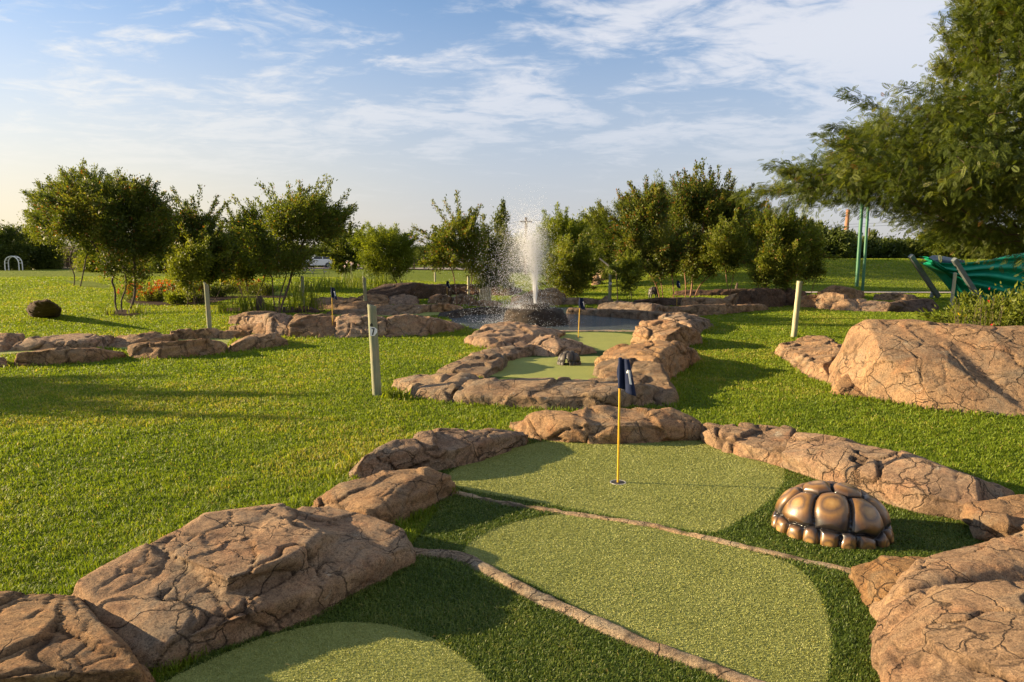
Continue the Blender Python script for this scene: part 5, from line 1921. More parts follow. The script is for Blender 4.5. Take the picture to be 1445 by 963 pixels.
tree('small_tree', 'small open tree with pale bent stems right of the tallest tree', [(1002, 345), (1018, 322), (1042, 318), (1058, 335), (1054, 365), (1030, 384), (1008, 372)], 25.5, [(1029, 414, 1024, 380), (1031, 414, 1036, 378)], 'leaf_mid', 'bark_red', 190, 6500, 0.075, 38, G_T1, -0.27, 40, 0.5, max_r=0.04, tipred=0.08)
tree('thicket_tree', 'wide many stemmed olive thicket at the right end of the clump', [(1048, 340), (1060, 316), (1088, 306), (1116, 310), (1130, 330), (1134, 365), (1120, 392), (1090, 404), (1062, 392), (1050, 368)], 23.5, [(1084, 420, 1080, 390), (1088, 420, 1096, 385), (1078, 420, 1064, 388), (1096, 418, 1112, 385)], 'leaf_mid', 'bark_red', 380, 17000, 0.075, 39, G_T1, -0.27, 70, 0.5, max_r=0.045, tipred=0.1)
tree('leaning_small_tree', 'small tree with crooked reddish stems at the far right end of the clump', [(1116, 338), (1132, 318), (1152, 324), (1160, 350), (1152, 378), (1134, 388), (1120, 372)], 24.5, [(1138, 417, 1140, 382), (1141, 417, 1152, 380), (1116, 412, 1124, 380)], 'leaf_mid', 'bark_red', 190, 7500, 0.075, 40, G_T1, -0.27, 40, 0.5, max_r=0.04, tipred=0.08)
tree('sapling', 'slim dark sapling on the lawn right of the grey post with the plate', [(870, 382), (884, 362), (902, 368), (906, 388), (894, 402), (878, 400)], 23, [(889, 430, 889, 396), (888, 430, 882, 396)], 'leaf_mid', 'bark', 90, 2400, 0.075, 41, G_T1, -0.27, 20, 0.4, max_r=0.03)

# the large acacia on the right
tree('acacia_tree', 'large feathery acacia overhanging the right edge with drooping branches', [(1098, 286), (1118, 255), (1150, 222), (1185, 208), (1215, 178), (1262, 150), (1325, 140), (1352, 95), (1366, 25), (1385, -60), (1480, -170), (1660, -200), (1840, -120), (1900, 60), (1890, 250), (1760, 345), (1560, 372), (1445, 362), (1390, 350), (1345, 330), (1295, 304), (1240, 282), (1190, 286), (1140, 290)], 12.5,
     [(1560, 500, 1540, 330), (1572, 500, 1610, 320), (1552, 500, 1470, 330)], 'leaf_acacia', 'bark', 1900, 125000, 0.13, 51, None, -0.06, 360, 0.7, True, step=0.17, max_r=0.14, tip_r=0.004, depth=0.7, spread=0.17, tint_bias=-0.03, tipred=0.04)
# drooping outer sprays of the same kind of leaf hang from the crown
tree('leafy_shrub', 'bright leafy shrub behind the huge boulder at the right frame edge', [(1335, 474), (1352, 452), (1378, 436), (1404, 425), (1425, 424), (1460, 420), (1520, 418), (1530, 470), (1440, 480), (1370, 480)], 11.5, [(1420, 492), (1440, 492), (1400, 492), (1470, 492), (1375, 492)], 'leaf_mid', 'bark', 260, 6000, 0.085, 52, None, -0.27, 30, 0.4, max_r=0.02, cat='shrub', wr=0.36, tint_bias=-0.12)

# belt of trees and bushes far beyond the lawn
G_FAR = 'far trees along the edge of the park'
far = [
    ('broad dark tree at the far left edge of the picture behind the white arch', [(-60, 375), (-40, 330), (-5, 318), (22, 330), (34, 355), (20, 380), (-40, 384)], 72, 'leaf_far'),
    ('rounded pale green tree right behind the white arch', [(18, 372), (24, 340), (46, 322), (70, 330), (82, 356), (74, 378), (30, 382)], 78, 'leaf_mid'),
    ('dark bush beside the low house on the left', [(140, 380), (150, 358), (180, 345), (210, 358), (215, 380), (170, 384)], 66, 'leaf_far'),
    ('light green bushy tree between the dense tree and the spiky shrub far behind', [(195, 382), (200, 350), (225, 335), (248, 348), (255, 382)], 70, 'leaf_mid'),
    ('far dark tree behind the spiky shrub', [(255, 382), (262, 345), (290, 332), (318, 346), (325, 382)], 84, 'leaf_far'),
    ('far tree behind the thin multi stemmed tree', [(318, 380), (330, 348), (352, 340), (378, 352), (382, 378)], 98, 'leaf_far'),
    ('far dark tree right of the umbrella shaped tree', [(448, 372), (455, 340), (474, 328), (494, 344), (500, 372)], 96, 'leaf_far'),
    ('mid green rounded tree behind the left trunk of the dense bushy tree', [(120, 384), (126, 352), (150, 336), (178, 346), (186, 384)], 58, 'leaf_mid'),
    ('dark rounded tree showing between the dense bushy tree and the slim arching shrub', [(212, 386), (218, 350), (240, 338), (262, 350), (268, 386)], 54, 'leaf_far'),
    ('dark tree filling the gap behind the stems of the spiky shrub', [(286, 384), (292, 352), (318, 342), (342, 354), (346, 384)], 60, 'leaf_far'),
    ('mid green tree seen under the umbrella shaped crown', [(372, 382), (380, 356), (408, 346), (436, 356), (440, 380)], 96, 'leaf_mid'),
    ('dark tree between the low house and the white arch', [(28, 384), (36, 345), (60, 330), (78, 345), (80, 384)], 77, 'leaf_far'),
    ('low far hedge tree behind the wooden fence', [(575, 372), (590, 352), (620, 348), (650, 352), (664, 372)], 112, 'leaf_far'),
    ('far tree behind the fountain spray', [(690, 378), (704, 345), (730, 335), (760, 348), (768, 378)], 80, 'leaf_far'),
    ('far tree behind the olive shrub', [(800, 376), (812, 318), (834, 305), (856, 320), (862, 376)], 58, 'leaf_mid'),
    ('far tree behind the tallest tree', [(1000, 368), (1012, 310), (1040, 296), (1075, 312), (1085, 366)], 58, 'leaf_far'),
    ('dark bush on the bank at the left of the reddish pole', [(1120, 362), (1134, 338), (1165, 326), (1188, 342), (1192, 364), (1150, 368)], 50, 'leaf_far'),
    ('dark bush on the bank between the reddish pole and the green poles', [(1182, 366), (1190, 352), (1215, 342), (1236, 354), (1252, 366), (1215, 370)], 52, 'leaf_far'),
    ('round bush on the bank right of the green poles', [(1238, 366), (1254, 358), (1275, 351), (1300, 357), (1310, 366), (1270, 370)], 50, 'leaf_far'),
    ('bush on the bank above the slanted steel frames', [(1295, 364), (1312, 330), (1340, 314), (1368, 334), (1380, 364), (1340, 368)], 49, 'leaf_mid'),
    ('bush on the bank at the right frame edge', [(1368, 362), (1380, 335), (1420, 325), (1460, 335), (1475, 362), (1420, 366)], 48, 'leaf_far'),
]
for k, (lab, ol, Y, lf) in enumerate(far):
    cx = sum(p[0] for p in ol) / len(ol)
    bot = max(p[1] for p in ol)
    big = Y > 90
    tree('far_tree' if k < 16 else 'far_bush', lab, ol, Y, [(cx - 2, bot + 6), (cx + 3, bot + 6)], lf, 'bark', 170, 9500, 0.24 if not big else 0.3, 70 + k, G_FAR, -0.5, 30, 0.8, step=0.45, max_r=0.13, tip_r=0.012, spread=0.45, cat='tree' if k < 16 else 'bush', wr=0.35)
tree('far_tree', 'wide low dark wood of one spreading tree on the horizon left of the low house', [(60, 380), (64, 356), (80, 346), (98, 352), (104, 380)], 92, [(80, 388)], 'leaf_far', 'bark', 120, 5000, 0.26, 98, G_FAR, -0.5, 20, 0.7, step=0.45, max_r=0.13, tip_r=0.012, spread=0.45, wr=0.35)

# off to the left, out of the picture, trees whose shade falls across the lawn
tree('shade_tree', 'open crowned tree standing on the lawn left of the picture', [(-1330, 330), (-1300, 250), (-1200, 190), (-1080, 200), (-1010, 260), (-1000, 340), (-1100, 380), (-1240, 380)], 9.2, [(-1170, 490, -1170, 370)], 'leaf_mid', 'bark', 200, 5000, 0.13, 61, None, -0.3, 20, 0.6, step=0.25, max_r=0.12, spread=0.25)

# ------------------------------------------------------------------ flower beds, reeds, low plants


def plant(name, label, px, py, w, h, leaf, flowers=None, nf=0, n=900, lsize=0.07, seed=1, group=None, cat='plant', upright=0.4, Y=None, wr=0.3, fs=0.035, depth=None):
    g = np.random.default_rng(seed)
    p = W(px, py, 0)
    b = np.array([p[0], p[1], gz(p[0], p[1])])
    root = thing(name, label, cat, tuple(b), 0, group)
    ns = max(8, int(n / 40))
    dp = depth or w * 0.7
    tips = np.stack([g.normal(0, w * 0.27, ns), g.normal(0, dp * 0.27, ns), h * g.uniform(0.45, 1.05, ns)], 1)
    roots = tips * np.array([0.55, 0.55, 0]) + np.array([0, 0, -0.02])
    mb = MB()
    for a, t in zip(roots, tips):
        m_ = (a + t) / 2 + g.normal(0, 0.02, 3)
        mb.tube([a, m_, t], [0.006, 0.005, 0.003], 4, False)
    mb.build('stems', M['bark'] if upright < 0.8 else M[leaf], root)
    k = g.integers(ns, size=n)
    t_ = g.random(n)[:, None] ** 0.7
    P = roots[k] * (1 - t_) + tips[k] * t_ + g.normal(0, 0.02 + 0.03 * w, (n, 3))
    P[:, 2] = np.abs(P[:, 2])
    D = unit(np.stack([P[:, 0] - roots[k][:, 0], P[:, 1] - roots[k][:, 1], np.full(n, 0.05)], 1)) + np.array([0, 0, upright * 2])
    V, F = leaf_quads(P, D, lsize, g, wr)
    me = quads(V, F)
    attr(me, 'tint', np.repeat(np.clip(0.5 + g.normal(0, 0.22, n), 0, 0.92), 4))
    obj('foliage', me, M[leaf], root)
    if flowers:
        kk = g.integers(ns, size=nf)
        P = tips[kk] + g.normal(0, 0.05, (nf, 3)) + np.array([0, 0, 0.03])
        per = 4
        P4 = np.repeat(P, per, 0)
        V, F = leaf_quads(P4, g.normal(0, 1, (nf * per, 3)) + np.array([0, 0, .6]), fs, g, 0.8)
        me = quads(V, F)
        attr(me, 'tint', np.repeat(g.random(nf * per), 4))
        obj('blossom', me, M[flowers], root)
    return root


def blades(name, label, px, py, w, h, n, seed, group=None, leaf='leaf_mid', flowers=None):
    """a tuft of long upright strap leaves"""
    g = np.random.default_rng(seed)
    p = W(px, py, 0)
    b = np.array([p[0], p[1], gz(p[0], p[1])])
    root = thing(name, label, 'plant', tuple(b), 0, group)
    m = 7
    base = np.stack([g.normal(0, w * 0.3, n), g.normal(0, w * 0.3, n), np.zeros(n)], 1)
    az = g.uniform(0, 2 * math.pi, n)
    ln = h * g.uniform(0.55, 1.1, n)
    bend = g.uniform(0.1, 0.75, n)
    d = np.stack([np.cos(az), np.sin(az), np.zeros(n)], 1)
    s = np.stack([-np.sin(az), np.cos(az), np.zeros(n)], 1)
    vs_ = []
    for k in range(m):
        t_ = k / (m - 1)
        c = base + d * (ln * bend * t_ ** 2)[:, None] + np.array([0, 0, 1.0]) * (ln * t_ * (1 - 0.25 * bend * t_))[:, None]
        wd = 0.012 * (1 - t_ ** 2) + 0.001
        vs_.append(np.stack([c - s * wd, c + s * wd], 1))
    V = np.stack(vs_, 1).reshape(-1, 3)
    q = []
    one = [(2 * k, 2 * k + 1, 2 * k + 3, 2 * k + 2) for k in range(m - 1)]
    F = (np.array(one)[None] + (np.arange(n) * m * 2)[:, None, None]).reshape(-1, 4)
    me = quads(V, F)
    attr(me, 'tint', np.repeat(np.clip(0.5 + g.normal(0, .2, n), 0, .9), m * 2))
    obj('foliage', me, M[leaf], root)
    if flowers:
        mb = MB()
        nf = max(3, n // 12)
        heads = []
        for k in range(nf):
            x, y = g.normal(0, w * .3, 2)
            hh = h * g.uniform(1.0, 1.35)
            mb.tube([(x, y, 0), (x * 1.15, y * 1.15, hh)], [0.006, 0.005], 4, False)
            heads.append((x * 1.15, y * 1.15, hh))
        mb.build('flower_stalk', M['leaf_mid'], root)
        P4 = np.repeat(np.array(heads), 14, 0) + g.normal(0, 0.025, (nf * 14, 3))
        V, F = leaf_quads(P4, g.normal(0, 1, (nf * 14, 3)), 0.06, g, 0.6)
        me = quads(V, F)
        attr(me, 'tint', np.repeat(g.random(nf * 14), 4))
        obj('blossom', me, M[flowers], root)
    return root


bed_polys = []


def bed(label, pts):
    bed_polys.append(px_poly(pts))
    sheet('flower_bed', spline(px_poly(pts), 5), 0.02, M['soil'], label)


bed('soil of the flower bed on the left lawn', [(180, 428), (230, 432), (300, 428), (330, 422), (400, 421), (420, 416), (360, 410), (260, 410), (190, 415)])
bed('soil under the reeds behind the rock wall', [(305, 442), (330, 440), (400, 440), (450, 442), (450, 436), (380, 434), (320, 436)])
bed('bare soil scar on the left lawn', [(88, 404), (110, 409), (150, 412), (158, 409), (130, 405)])
bed('soil ring under the dense bushy tree', [(148, 445), (180, 447), (198, 443), (180, 438), (155, 440)])
G_BED = 'plants of the flower bed on the left lawn'
bedpl = [
    (193, 424, 1.1, .55, 'leaf_mid', 'petal_orange', 55, 'leftmost orange flowering clump in the left flower bed'),
    (212, 426, 1.0, .42, 'leaf_mid', 'petal_orange', 60, 'low sparse orange flowering clump next to the leftmost one in the left flower bed'),
    (236, 423, 1.2, .62, 'leaf_dark', 'petal_orange', 60, 'tall dark orange flowering clump left of the green bushes in the left flower bed'),
    (258, 420, 1.1, .58, 'leaf_mid', 'petal_orange', 55, 'orange flowering clump behind the light green low bush in the left flower bed'),
    (247, 430, .8, .42, 'leaf_bright', None, 0, 'light green low bush at the front of the left flower bed'),
    (272, 428, .9, .40, 'leaf_dark', None, 0, 'dark green spiky bush at the front of the left flower bed'),
    (280, 420, 1.0, .55, 'leaf_mid', 'petal_orange', 50, 'orange flowering clump just left of the slanted post in the left flower bed'),
    (306, 420, 1.1, .5, 'leaf_dark', None, 0, 'dark leafy clump just right of the slanted post'),
    (322, 416, .9, .6, 'leaf_bright', 'petal_yellow', 30, 'yellowish clump in front of the thin multi stemmed tree'),
    (338, 415, .9, .95, 'leaf_bright', None, 0, 'tall yellow green pointed bush by the stems of the thin tree'),
    (356, 417, 1.1, .6, 'leaf_mid', 'petal_orange', 40, 'rusty clump at the foot of the thin multi stemmed tree'),
    (374, 418, 1.0, .5, 'leaf_dark', None, 0, 'dark green clump at the right end of the left flower bed'),
]
for k, (px, py, w_, h_, lf, fl, nf, lab) in enumerate(bedpl):
    plant('flowering_plant' if fl else 'bed_plant', lab, px, py, w_, h_, lf, fl, nf, 1500, 0.085, 200 + k, G_BED, fs=0.07)
G_REED = 'reeds and strap leaved plants behind the rock wall'
for k, (px, py, w_, h_, n_, lab, fl) in enumerate((
        (314, 442, .5, .38, 50, 'short tuft of strap leaves at the left end of the reeds', None),
        (343, 441, .45, .72, 46, 'upright tuft of reeds left of the dark stump', None),
        (355, 440, .35, .62, 36, 'narrow tuft of reeds immediately beside the dark stump', None),
        (381, 441, .5, .45, 50, 'low tuft of leaves under the leaning trunk of the umbrella shaped tree', None),
        (418, 441, .6, 1.1, 50, 'tall arching reeds around the thin mossy post', None),
        (440, 440, .6, .85, 44, 'arching reeds right of the thin mossy post', None),
        (455, 413, 1.2, .8, 90, 'wide clump of strap leaves with lilac heads left of the slim grey post', 'petal_lilac'),
        (500, 408, 1.1, .95, 80, 'clump of lilac headed strap leaves just behind the slim grey post', 'petal_lilac'),
        (535, 407, 1.1, 1.0, 90, 'tall clump of strap leaves with lilac heads under the willowy tree', 'petal_lilac'),
        (552, 407, 1.0, .8, 70, 'small lilac headed clump right below the willowy trunk', 'petal_lilac'),
        (480, 411, 1.1, .7, 80, 'low green clump of strap leaves behind the tan rocks', None),
        (425, 414, 1.2, .75, 90, 'green clump of strap leaves behind the thin mossy post', None),
        (154, 445, .35, .35, 36, 'small tuft of strap leaves left under the dense bushy tree', None),
        (192, 443, .4, .33, 40, 'small tuft of strap leaves right under the dense bushy tree', None),
        (921, 436, .3, .18, 18, 'tiny tuft of grass in front of the distant dark tortoise', None))):
    blades('strap_leaf_plant', lab, px, py, w_, h_, n_, 300 + k, G_REED, 'leaf_mid' if k % 2 else 'leaf_bright', fl)
G_FB = 'low plants of the far bed under the right hand clump'
for k, px in enumerate((860, 880, 898, 914, 930, 946, 962, 978, 994, 1012)):
    lab = ['low dark plant at the left end of the far bed by the standing stones', 'lilac flowered plant right of the standing stones', 'dark plant behind the small stone in the far bed', 'lilac flowered plant left of the tree with dark forked stems', 'low plant behind the forked stems in the far bed', 'lilac flowered plant right of the forked stems in the far bed', 'dark low plant under the tallest tree at its left stem', 'lilac flowered plant under the tallest tree', 'dark low plant under the tallest tree at its right stem', 'low plant at the right end of the far bed'][k]
    plant('bed_plant', lab, px, 401, 1.3, .75, 'leaf_dark' if k % 2 == 0 else 'leaf_mid', 'petal_lilac' if k % 2 else None, 16, 900, 0.12, 400 + k, G_FB, fs=0.08)
G_RF = 'small plants behind the huge boulder'
pr = WD(1385, 470, 11.0)
for k, (px, Y_, w_, h_, lf, fl, nf, lab) in enumerate(((1345, 11.4, .7, .75, 'leaf_dark', None, 0, 'dark narrow leaved plant behind the top of the huge boulder'), (1382, 10.6, .8, .98, 'leaf_mid', 'petal_red', 5, 'low plant with small red flowers behind the huge boulder'), (1354, 10.2, .45, .93, 'leaf_bright', 'petal_yellow', 5, 'pale low plant beside the red flowered plant behind the huge boulder'))):
    q_ = WD(px, 481, Y_)
    v_ = 481.5 + FPX * math.tan(math.atan(CAM_H / Y_) - PITCH)
    plant('bed_plant', lab, px, v_, w_, h_, lf, fl, nf, 900, 0.06, 450 + k, G_RF, fs=0.035)
plant('weed_tuft', 'bright little weed growing on the turf beside the humped split rock', 634, 702, 0.1, 0.07, 'leaf_mid', None, 0, 60, 0.03, 461, None, 'weed')
plant('weed_tuft', 'small dry weed at the foot of the rock behind the near flag', 1000, 622, 0.06, 0.09, 'leaf_bright', None, 0, 40, 0.03, 462, None, 'weed', 0.9)
plant('weed_tuft', 'tiny weed at the foot of the long rock behind the varnished tortoise', 1296, 722, 0.08, 0.06, 'leaf_bright', None, 0, 40, 0.03, 463, None, 'weed', 0.6)
blades('weed_tuft', 'ragged tuft of grass beside the foot of the numbered post', 556, 563, 0.22, 0.14, 70, 464, None, 'leaf_bright')
# stump behind the rock wall
p = W(368, 440, 0)
r_ = thing('tree_stump', 'small dark stump among the reeds behind the rock wall', 'stump', (p[0], p[1], 0))
MB().tube([(0, 0, -0.05), (0.0, 0, 0.3), (-0.05, 0, 0.45)], [0.13, 0.12, 0.07], 10).build('trunk', M['bark'], r_, True)
p = W(1039, 416, 0)
r_ = thing('tree_stump', 'slim dark stump by the stems of the small open tree', 'stump', (p[0], p[1], 0))
MB().tube([(0, 0, -0.05), (0.0, 0, 0.32), (0.03, 0, 0.5)], [0.07, 0.06, 0.03], 8).build('trunk', M['bark'], r_, True)

# ------------------------------------------------------------------ far buildings, arch, fence, cars
p = WD(104, 381, 82)
hs = thing('low_house', 'low plastered house with a brown roof half hidden behind the left trees', 'house', (p[0], 82, gz(p[0], 82)), R(8))
MB().box(-3.4, 3.4, 0, 4, 0, 1.9).build('wall', M['plaster'], hs)
rf = MB()
rf.add([(-3.9, -0.5, 1.9), (3.9, -0.5, 1.9), (3.9, 4.5, 1.9), (-3.9, 4.5, 1.9), (-3.0, 2, 2.7), (3.0, 2, 2.7)], [(0, 1, 5, 4), (1, 2, 5), (2, 3, 4, 5), (3, 0, 4), (3, 2, 1, 0)])
rf.build('roof', M['rooftile'], hs)
for x_ in (-2.2, 1.6):
    f_ = MB().box(x_ - .55, x_ + .55, -0.06, -0.004, 0.55, 1.6).build('window', M['white'], hs)
    MB().box(x_ - .47, x_ + .47, -0.075, -0.062, 0.63, 1.52).build('pane', M['glass'], f_)
d_ = MB().box(-0.75, 0.15, -0.05, -0.004, 0.0, 1.65).build('door', M['bark'], hs)
MB().box(-0.05, 0.05, -0.09, -0.052, 0.75, 0.85).build('handle', M['steel_grey'], d_)
MB().box(-4.2, 2.5, -2.6, -0.55, 0.0, 0.22).build('terrace', M['path'], hs)
p = WD(20, 384, 70)
ar = thing('garden_arch', 'small white metal garden arch far off at the left', 'arch', (p[0], 70, gz(p[0], 70)))
for yy in (-0.25, 0.25):
    pts = [(-0.68, yy, 0)] + [(-0.68 * math.cos(math.pi * k / 14), yy, 0.72 + 0.66 * math.sin(math.pi * k / 14)) for k in range(15)] + [(0.68, yy, 0)]
    MB().tube(pts, 0.045, 8).build('hoop', M['white'], ar, True)
for k in range(0, 15, 2):
    x_, z_ = -0.68 * math.cos(math.pi * k / 14), 0.72 + 0.66 * math.sin(math.pi * k / 14)
    MB().tube([(x_, -0.25, z_), (x_, 0.25, z_)], 0.03, 6).build('rung', M['white'], ar)

YF = 84.0
p = WD(640, 382, YF)
fn = thing('wooden_fence', 'far wooden post fence with pale diagonal braces beside the road', 'fence', (p[0], YF, gz(p[0], YF)))
for x_ in np.linspace(-4.6, 4.6, 9):
    MB().tube([(x_, 0, -0.1), (x_, 0, 1.35 + 0.2 * random.random())], 0.09, 8).build('fence_post', M['bark'], fn)
MB().tube([(-3.4, -0.1, 0.1), (-1.15, -0.1, 1.3)], 0.06, 6).build('brace', M['bamboo'], fn)
MB().tube([(0.2, -0.1, 1.3), (2.3, -0.1, 0.1)], 0.06, 6).build('brace', M['bamboo'], fn)
MB().tube([(-4.6, 0, 1.15), (4.6, 0, 1.15)], 0.05, 6).build('rail', M['bark'], fn)


def car(label, px, Y, rz):
    q_ = WD(px, 380, Y)
    r_ = thing('parked_car', label, 'car', (q_[0], Y, gz(q_[0], Y) + 0.12), rz, 'white cars parked by the road')
    # side outline (x forward), extruded across with tumblehome
    low = [(-2.1, .35), (-2.15, .75), (-2.1, 1.0), (-1.0, 1.02), (0.7, 1.0), (1.7, .92), (2.1, .75), (2.12, .38), (1.7, .3), (-1.7, .3)]
    mb = MB()
    n = len(low)
    vs_ = [(x, -0.86, z) for x, z in low] + [(x, 0.86, z) for x, z in low]
    mb.add(vs_, [tuple(range(n)), tuple(range(n, 2 * n))[::-1]] + [(i, n + i, n + (i + 1) % n, (i + 1) % n) for i in range(n)])
    mb.build('body', M['car_white'], r_, False, 0.05)
    cab = MB()
    b_ = [(-2.0, 1.0), (0.75, 1.0), (0.1, 1.55), (-1.75, 1.58)]
    vs_ = [(x, -0.8 if z < 1.2 else -0.64, z) for x, z in b_] + [(x, 0.8 if z < 1.2 else 0.64, z) for x, z in b_]
    cab.add(vs_, [(0, 1, 2, 3), (7, 6, 5, 4), (0, 4, 5, 1), (1, 5, 6, 2), (2, 6, 7, 3), (3, 7, 4, 0)])
    cab.build('cabin', M['car_white'], r_, False, 0.03)
    for s_ in (-1, 1):
        yb, yt = s_ * 0.80, s_ * 0.665
        w_ = MB()
        for xa, xb in ((-1.75, -0.75), (-0.65, 0.45)):
            xt = min(xb - .15, 0.02) if xb > 0 else xb
            vs_ = [(xa, yb * 0.985 + s_ * .03, 1.08), (xb, yb * 0.985 + s_ * .03, 1.08), (xt, yt + s_ * .03, 1.48), (xa + .06, yt + s_ * .03, 1.48)]
            w_.add(vs_, [(0, 1, 2, 3)])
        w_.build('side_window', M['glass'], r_)
    w_ = MB()
    w_.add([(-2.02, -.66, 1.1), (-2.02, .66, 1.1), (-1.83, .55, 1.5), (-1.83, -.55, 1.5)], [(0, 1, 2, 3)])
    w_.build('rear_window', M['glass'], r_)
    w_ = MB()
    w_.add([(0.76, -.68, 1.06), (0.76, .68, 1.06), (0.2, .56, 1.52), (0.2, -.56, 1.52)], [(0, 3, 2, 1)])
    w_.build('windscreen', M['glass'], r_)
    for s_ in (-1, 1):
        MB().box(-2.2, -2.08, s_ * .72 - .1, s_ * .72 + .1, .72, .98).build('tail_light', M['tail_red'], r_)
        for x_ in (-1.3, 1.3):
            wh = MB().tube([(x_, s_ * .72, .33), (x_, s_ * .92, .33)], 0.33, 18).build('wheel', M['rubber'], r_, True)
            MB().tube([(x_, s_ * .9, .33), (x_, s_ * .935, .33)], 0.2, 14).build('rim', M['steel_grey'], wh, True)


car('white hatchback parked beyond the lawn right of the umbrella shaped tree', 446, 87, R(205))
car('white car half hidden behind the thin tree stems beyond the lawn', 374, 89, R(12))

# ------------------------------------------------------------------ far-off wood along the horizon


def far_wood():
    g = np.random.default_rng(77)
    n = 60000
    x = g.uniform(-190, 190, n)
    top = 3.2 + 1.9 * fbm(np.stack([x * 0.05, x * 0, x * 0], 1), 4, 3) + 1.2 * fbm(np.stack([x * 0.25, x * 0 + 3, x * 0], 1), 3, 9)
    y = 135 + g.uniform(0, 14, n) + 8 * fbm(np.stack([x * 0.03, x * 0 + 7, x * 0], 1), 2, 4)
    z0 = ground_z(x, y)
    P = np.stack([x, y, z0 + top * g.random(n) ** 0.8], 1)
    V, F = leaf_quads(P, g.normal(0, 1, (n, 3)), 0.75, g, 0.6)
    me = quads(V, F)
    c = fbm(P * 0.3, 3, 5)
    attr(me, 'tint', np.repeat(np.clip(0.45 + 0.5 * c + g.normal(0, .12, n), 0, 1), 4))
    tag(obj('far_wood', me, M['leaf_far']), 'low dark wood along the horizon', None, None, 'stuff')


far_wood()

strip('thin mortar lip between the pond and the green with the blue and white flag', [(690, 472), (740, 469.5), (800, 468.5), (860, 468.2), (905, 468.8), (930, 470)], 0.14, 0.03, None, 12)

# ------------------------------------------------------------------ grass


def make_blades(x, y, z, h, w, tint, g, name, label, mat, lean=0.6):
    n = len(x)
    az = g.uniform(0, 2 * math.pi, n)
    ln = g.uniform(0.15, 1.0, n) * lean
    d = np.stack([np.cos(az), np.sin(az), np.zeros(n)], 1)
    fa = az + math.pi / 2 + g.normal(0, 0.5, n)
    s = np.stack([np.cos(fa), np.sin(fa), np.zeros(n)], 1)
    b = np.stack([x, y, z], 1)
    mid = b + d * (h * ln * 0.3)[:, None] + np.array([0, 0, 1.0]) * (h * 0.58)[:, None]
    tip = b + d * (h * ln * 1.05)[:, None] + np.array([0, 0, 1.0]) * (h * (1.0 - 0.35 * ln))[:, None]
    wv = s * (w / 2)[:, None]
    V = np.stack([b - wv * 0.8, b + wv * 0.8, mid + wv, mid - wv, tip], 1).reshape(-1, 3)
    k = (np.arange(n) * 5)[:, None]
    F = np.concatenate([k + np.array([[0, 1, 2, 3]]), k + np.array([[3, 2, 4]])], 1).ravel()
    lt = np.tile(np.array([4, 3]), n)
    me = mesh_np(V, F, lt)
    attr(me, 'tint', np.repeat(tint, 5))
    return tag(obj(name, me, M[mat]), label, None, None, 'stuff')


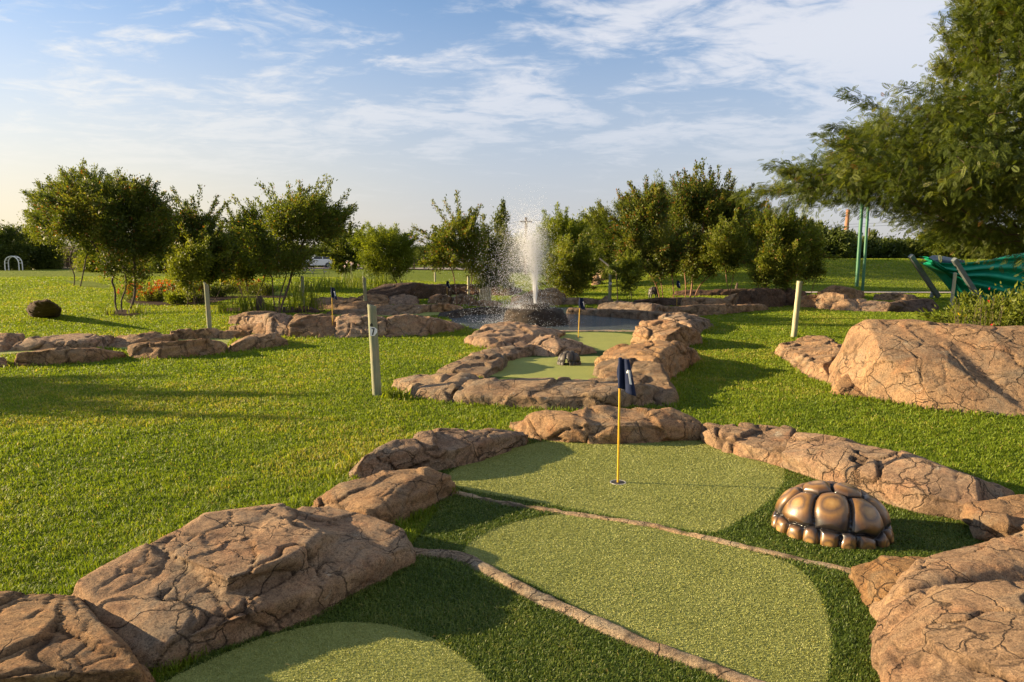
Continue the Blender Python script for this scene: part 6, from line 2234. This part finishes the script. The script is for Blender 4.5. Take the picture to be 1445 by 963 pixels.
def grass():
    g = np.random.default_rng(99)
    n = 1400000
    dd = np.exp(g.uniform(math.log(2.1), math.log(46), n))
    xx = g.uniform(-1, 1, n) * (0.92 * dd + 0.9)
    keep = np.ones(n, bool)
    for poly in (turf_a, turf_b, turf_c, turf_l, turf_m, turf_n, turf_o, pond_poly, *bed_polys):
        keep &= ~in_poly(xx, dd, poly)
    xx, dd = xx[keep], dd[keep]
    n = len(xx)
    p = np.stack([xx, dd, np.zeros(n)], 1)
    c1 = fbm(p * 0.7, 3, 3)
    c2 = fbm(p * 4.5, 3, 8)
    c3 = fbm(p * 14.0, 2, 12)
    h = (0.026 + 0.009 * c2 + 0.011 * c3) * g.uniform(0.55, 1.45, n) * (1 + 0.012 * dd)
    h = np.maximum(h, 0.012)
    w = np.maximum(0.0029, 0.00115 * dd) * g.uniform(0.7, 1.3, n)
    # longer grass where the mower does not reach, none under the rocks
    rim = np.zeros(n, bool)
    under = np.zeros(n, bool)
    for ft in rock_feet:
        q = np.array(ft)
        c = q.mean(0)
        if c[1] > 17:
            continue
        ext = np.abs(q - c).max(0) + 0.2
        m = np.where((np.abs(xx - c[0]) < ext[0]) & (np.abs(dd - c[1]) < ext[1]))[0]
        if len(m) == 0:
            continue
        rad = np.hypot(*(q - c).T)
        big = c + (q - c) * (1 + 0.075 / rad)[:, None]
        sml = c + (q - c) * (1 - np.minimum(0.5, 0.1 / rad))[:, None]
        rim[m[in_poly(xx[m], dd[m], big)]] = True
        under[m[in_poly(xx[m], dd[m], sml)]] = True
    h = np.where(rim & (g.random(n) < 0.55), h * 1.75, h)
    xx, dd, h, w, c1, c2 = (v[~under] for v in (xx, dd, h, w, c1, c2))
    n = len(xx)
    tint = np.clip(0.55 + 0.32 * c1 + 0.26 * c2 + g.normal(0, 0.13, n), 0.02, 0.88)
    dry = g.random(n) < (0.03 + 0.2 * smooth(0.0, 0.5, c2 * 0.6 + c1)) * np.clip(1.2 - dd / 22, 0.25, 1)
    tint = np.where(dry, g.uniform(0.88, 1.0, n), tint)
    make_blades(xx, dd, ground_z(xx, dd) - 0.004, h, w, tint, g, 'lawn_grass', 'short green blades of grass growing over the lawn', 'grass', 0.95)
    # fibres of the dark artificial turf
    P = np.array(turf_a)
    lo, hi = P.min(0), P.max(0)
    lo[1] = max(lo[1], 1.9)
    m = 620000
    u = g.random(m)
    yy = lo[1] * (hi[1] / lo[1]) ** u
    xx = g.uniform(lo[0], hi[0], m)
    k = in_poly(xx, yy, turf_a) & (np.abs(xx) < 0.9 * yy + 0.8)
    jx, jy = xx + g.normal(0, 0.009, m), yy + g.normal(0, 0.009, m)
    gr = in_poly(jx, jy, green_1) | in_poly(jx, jy, green_2) | in_poly(jx, jy, green_3)
    hole = np.hypot(xx - W(872, 683, 0)[0], yy - W(872, 683, 0)[1]) < 0.058
    dk = k & ~gr
    x, y = xx[dk], yy[dk]
    q = np.stack([x, y, x * 0], 1)
    t = np.clip(0.45 + 0.2 * fbm(q * 5, 2, 4) + g.normal(0, 0.22, len(x)), 0, 1)
    make_blades(x, y, np.full(len(x), 0.004), g.uniform(0.012, 0.026, len(x)), np.maximum(0.0024, 0.0009 * y), t, g, 'turf_pile', 'long dark fibres of the artificial turf', 'turf', 1.1)
    dk = k & gr & ~hole
    x, y = xx[dk], yy[dk]
    q = np.stack([x, y, x * 0], 1)
    t = np.clip(0.45 + 0.18 * fbm(q * 4, 2, 6) + g.normal(0, 0.2, len(x)), 0, 1)
    make_blades(x, y, np.full(len(x), 0.009), g.uniform(0.004, 0.0085, len(x)), np.maximum(0.0028, 0.0011 * y), t, g, 'putting_pile', 'short pale fibres of the putting greens', 'fine_turf', 1.5)

    # clippings and dry bits blown onto the turf
    m = 420
    yy = 2.1 * (6.5 / 2.1) ** g.random(m)
    xx = g.uniform(-2.2, 3.6, m)
    k = in_poly(xx, yy, turf_a)
    xx, yy = xx[k], yy[k]
    nb = len(xx)
    D = np.stack([g.normal(0, 1, nb), g.normal(0, 1, nb), g.normal(0, 0.08, nb)], 1)
    V, F = leaf_quads(np.stack([xx, yy, np.full(nb, 0.02)], 1), D * 3, 0.022, g, 0.16)
    me = quads(V, F)
    attr(me, 'tint', np.repeat(g.uniform(0.9, 1.0, nb), 4))
    tag(obj('grass_clippings', me, M['grass']), 'dry clippings scattered on the turf', None, None, 'stuff')


grass()

sc = scene
sc.render.engine = 'CYCLES'
sc.cycles.use_denoising = True
try:
    sc.cycles.denoiser = 'OPENIMAGEDENOISE'
    sc.cycles.denoising_input_passes = 'RGB_ALBEDO_NORMAL'
except Exception:
    pass
sc.cycles.max_bounces = 6
sc.cycles.diffuse_bounces = 3
sc.cycles.transparent_max_bounces = 4
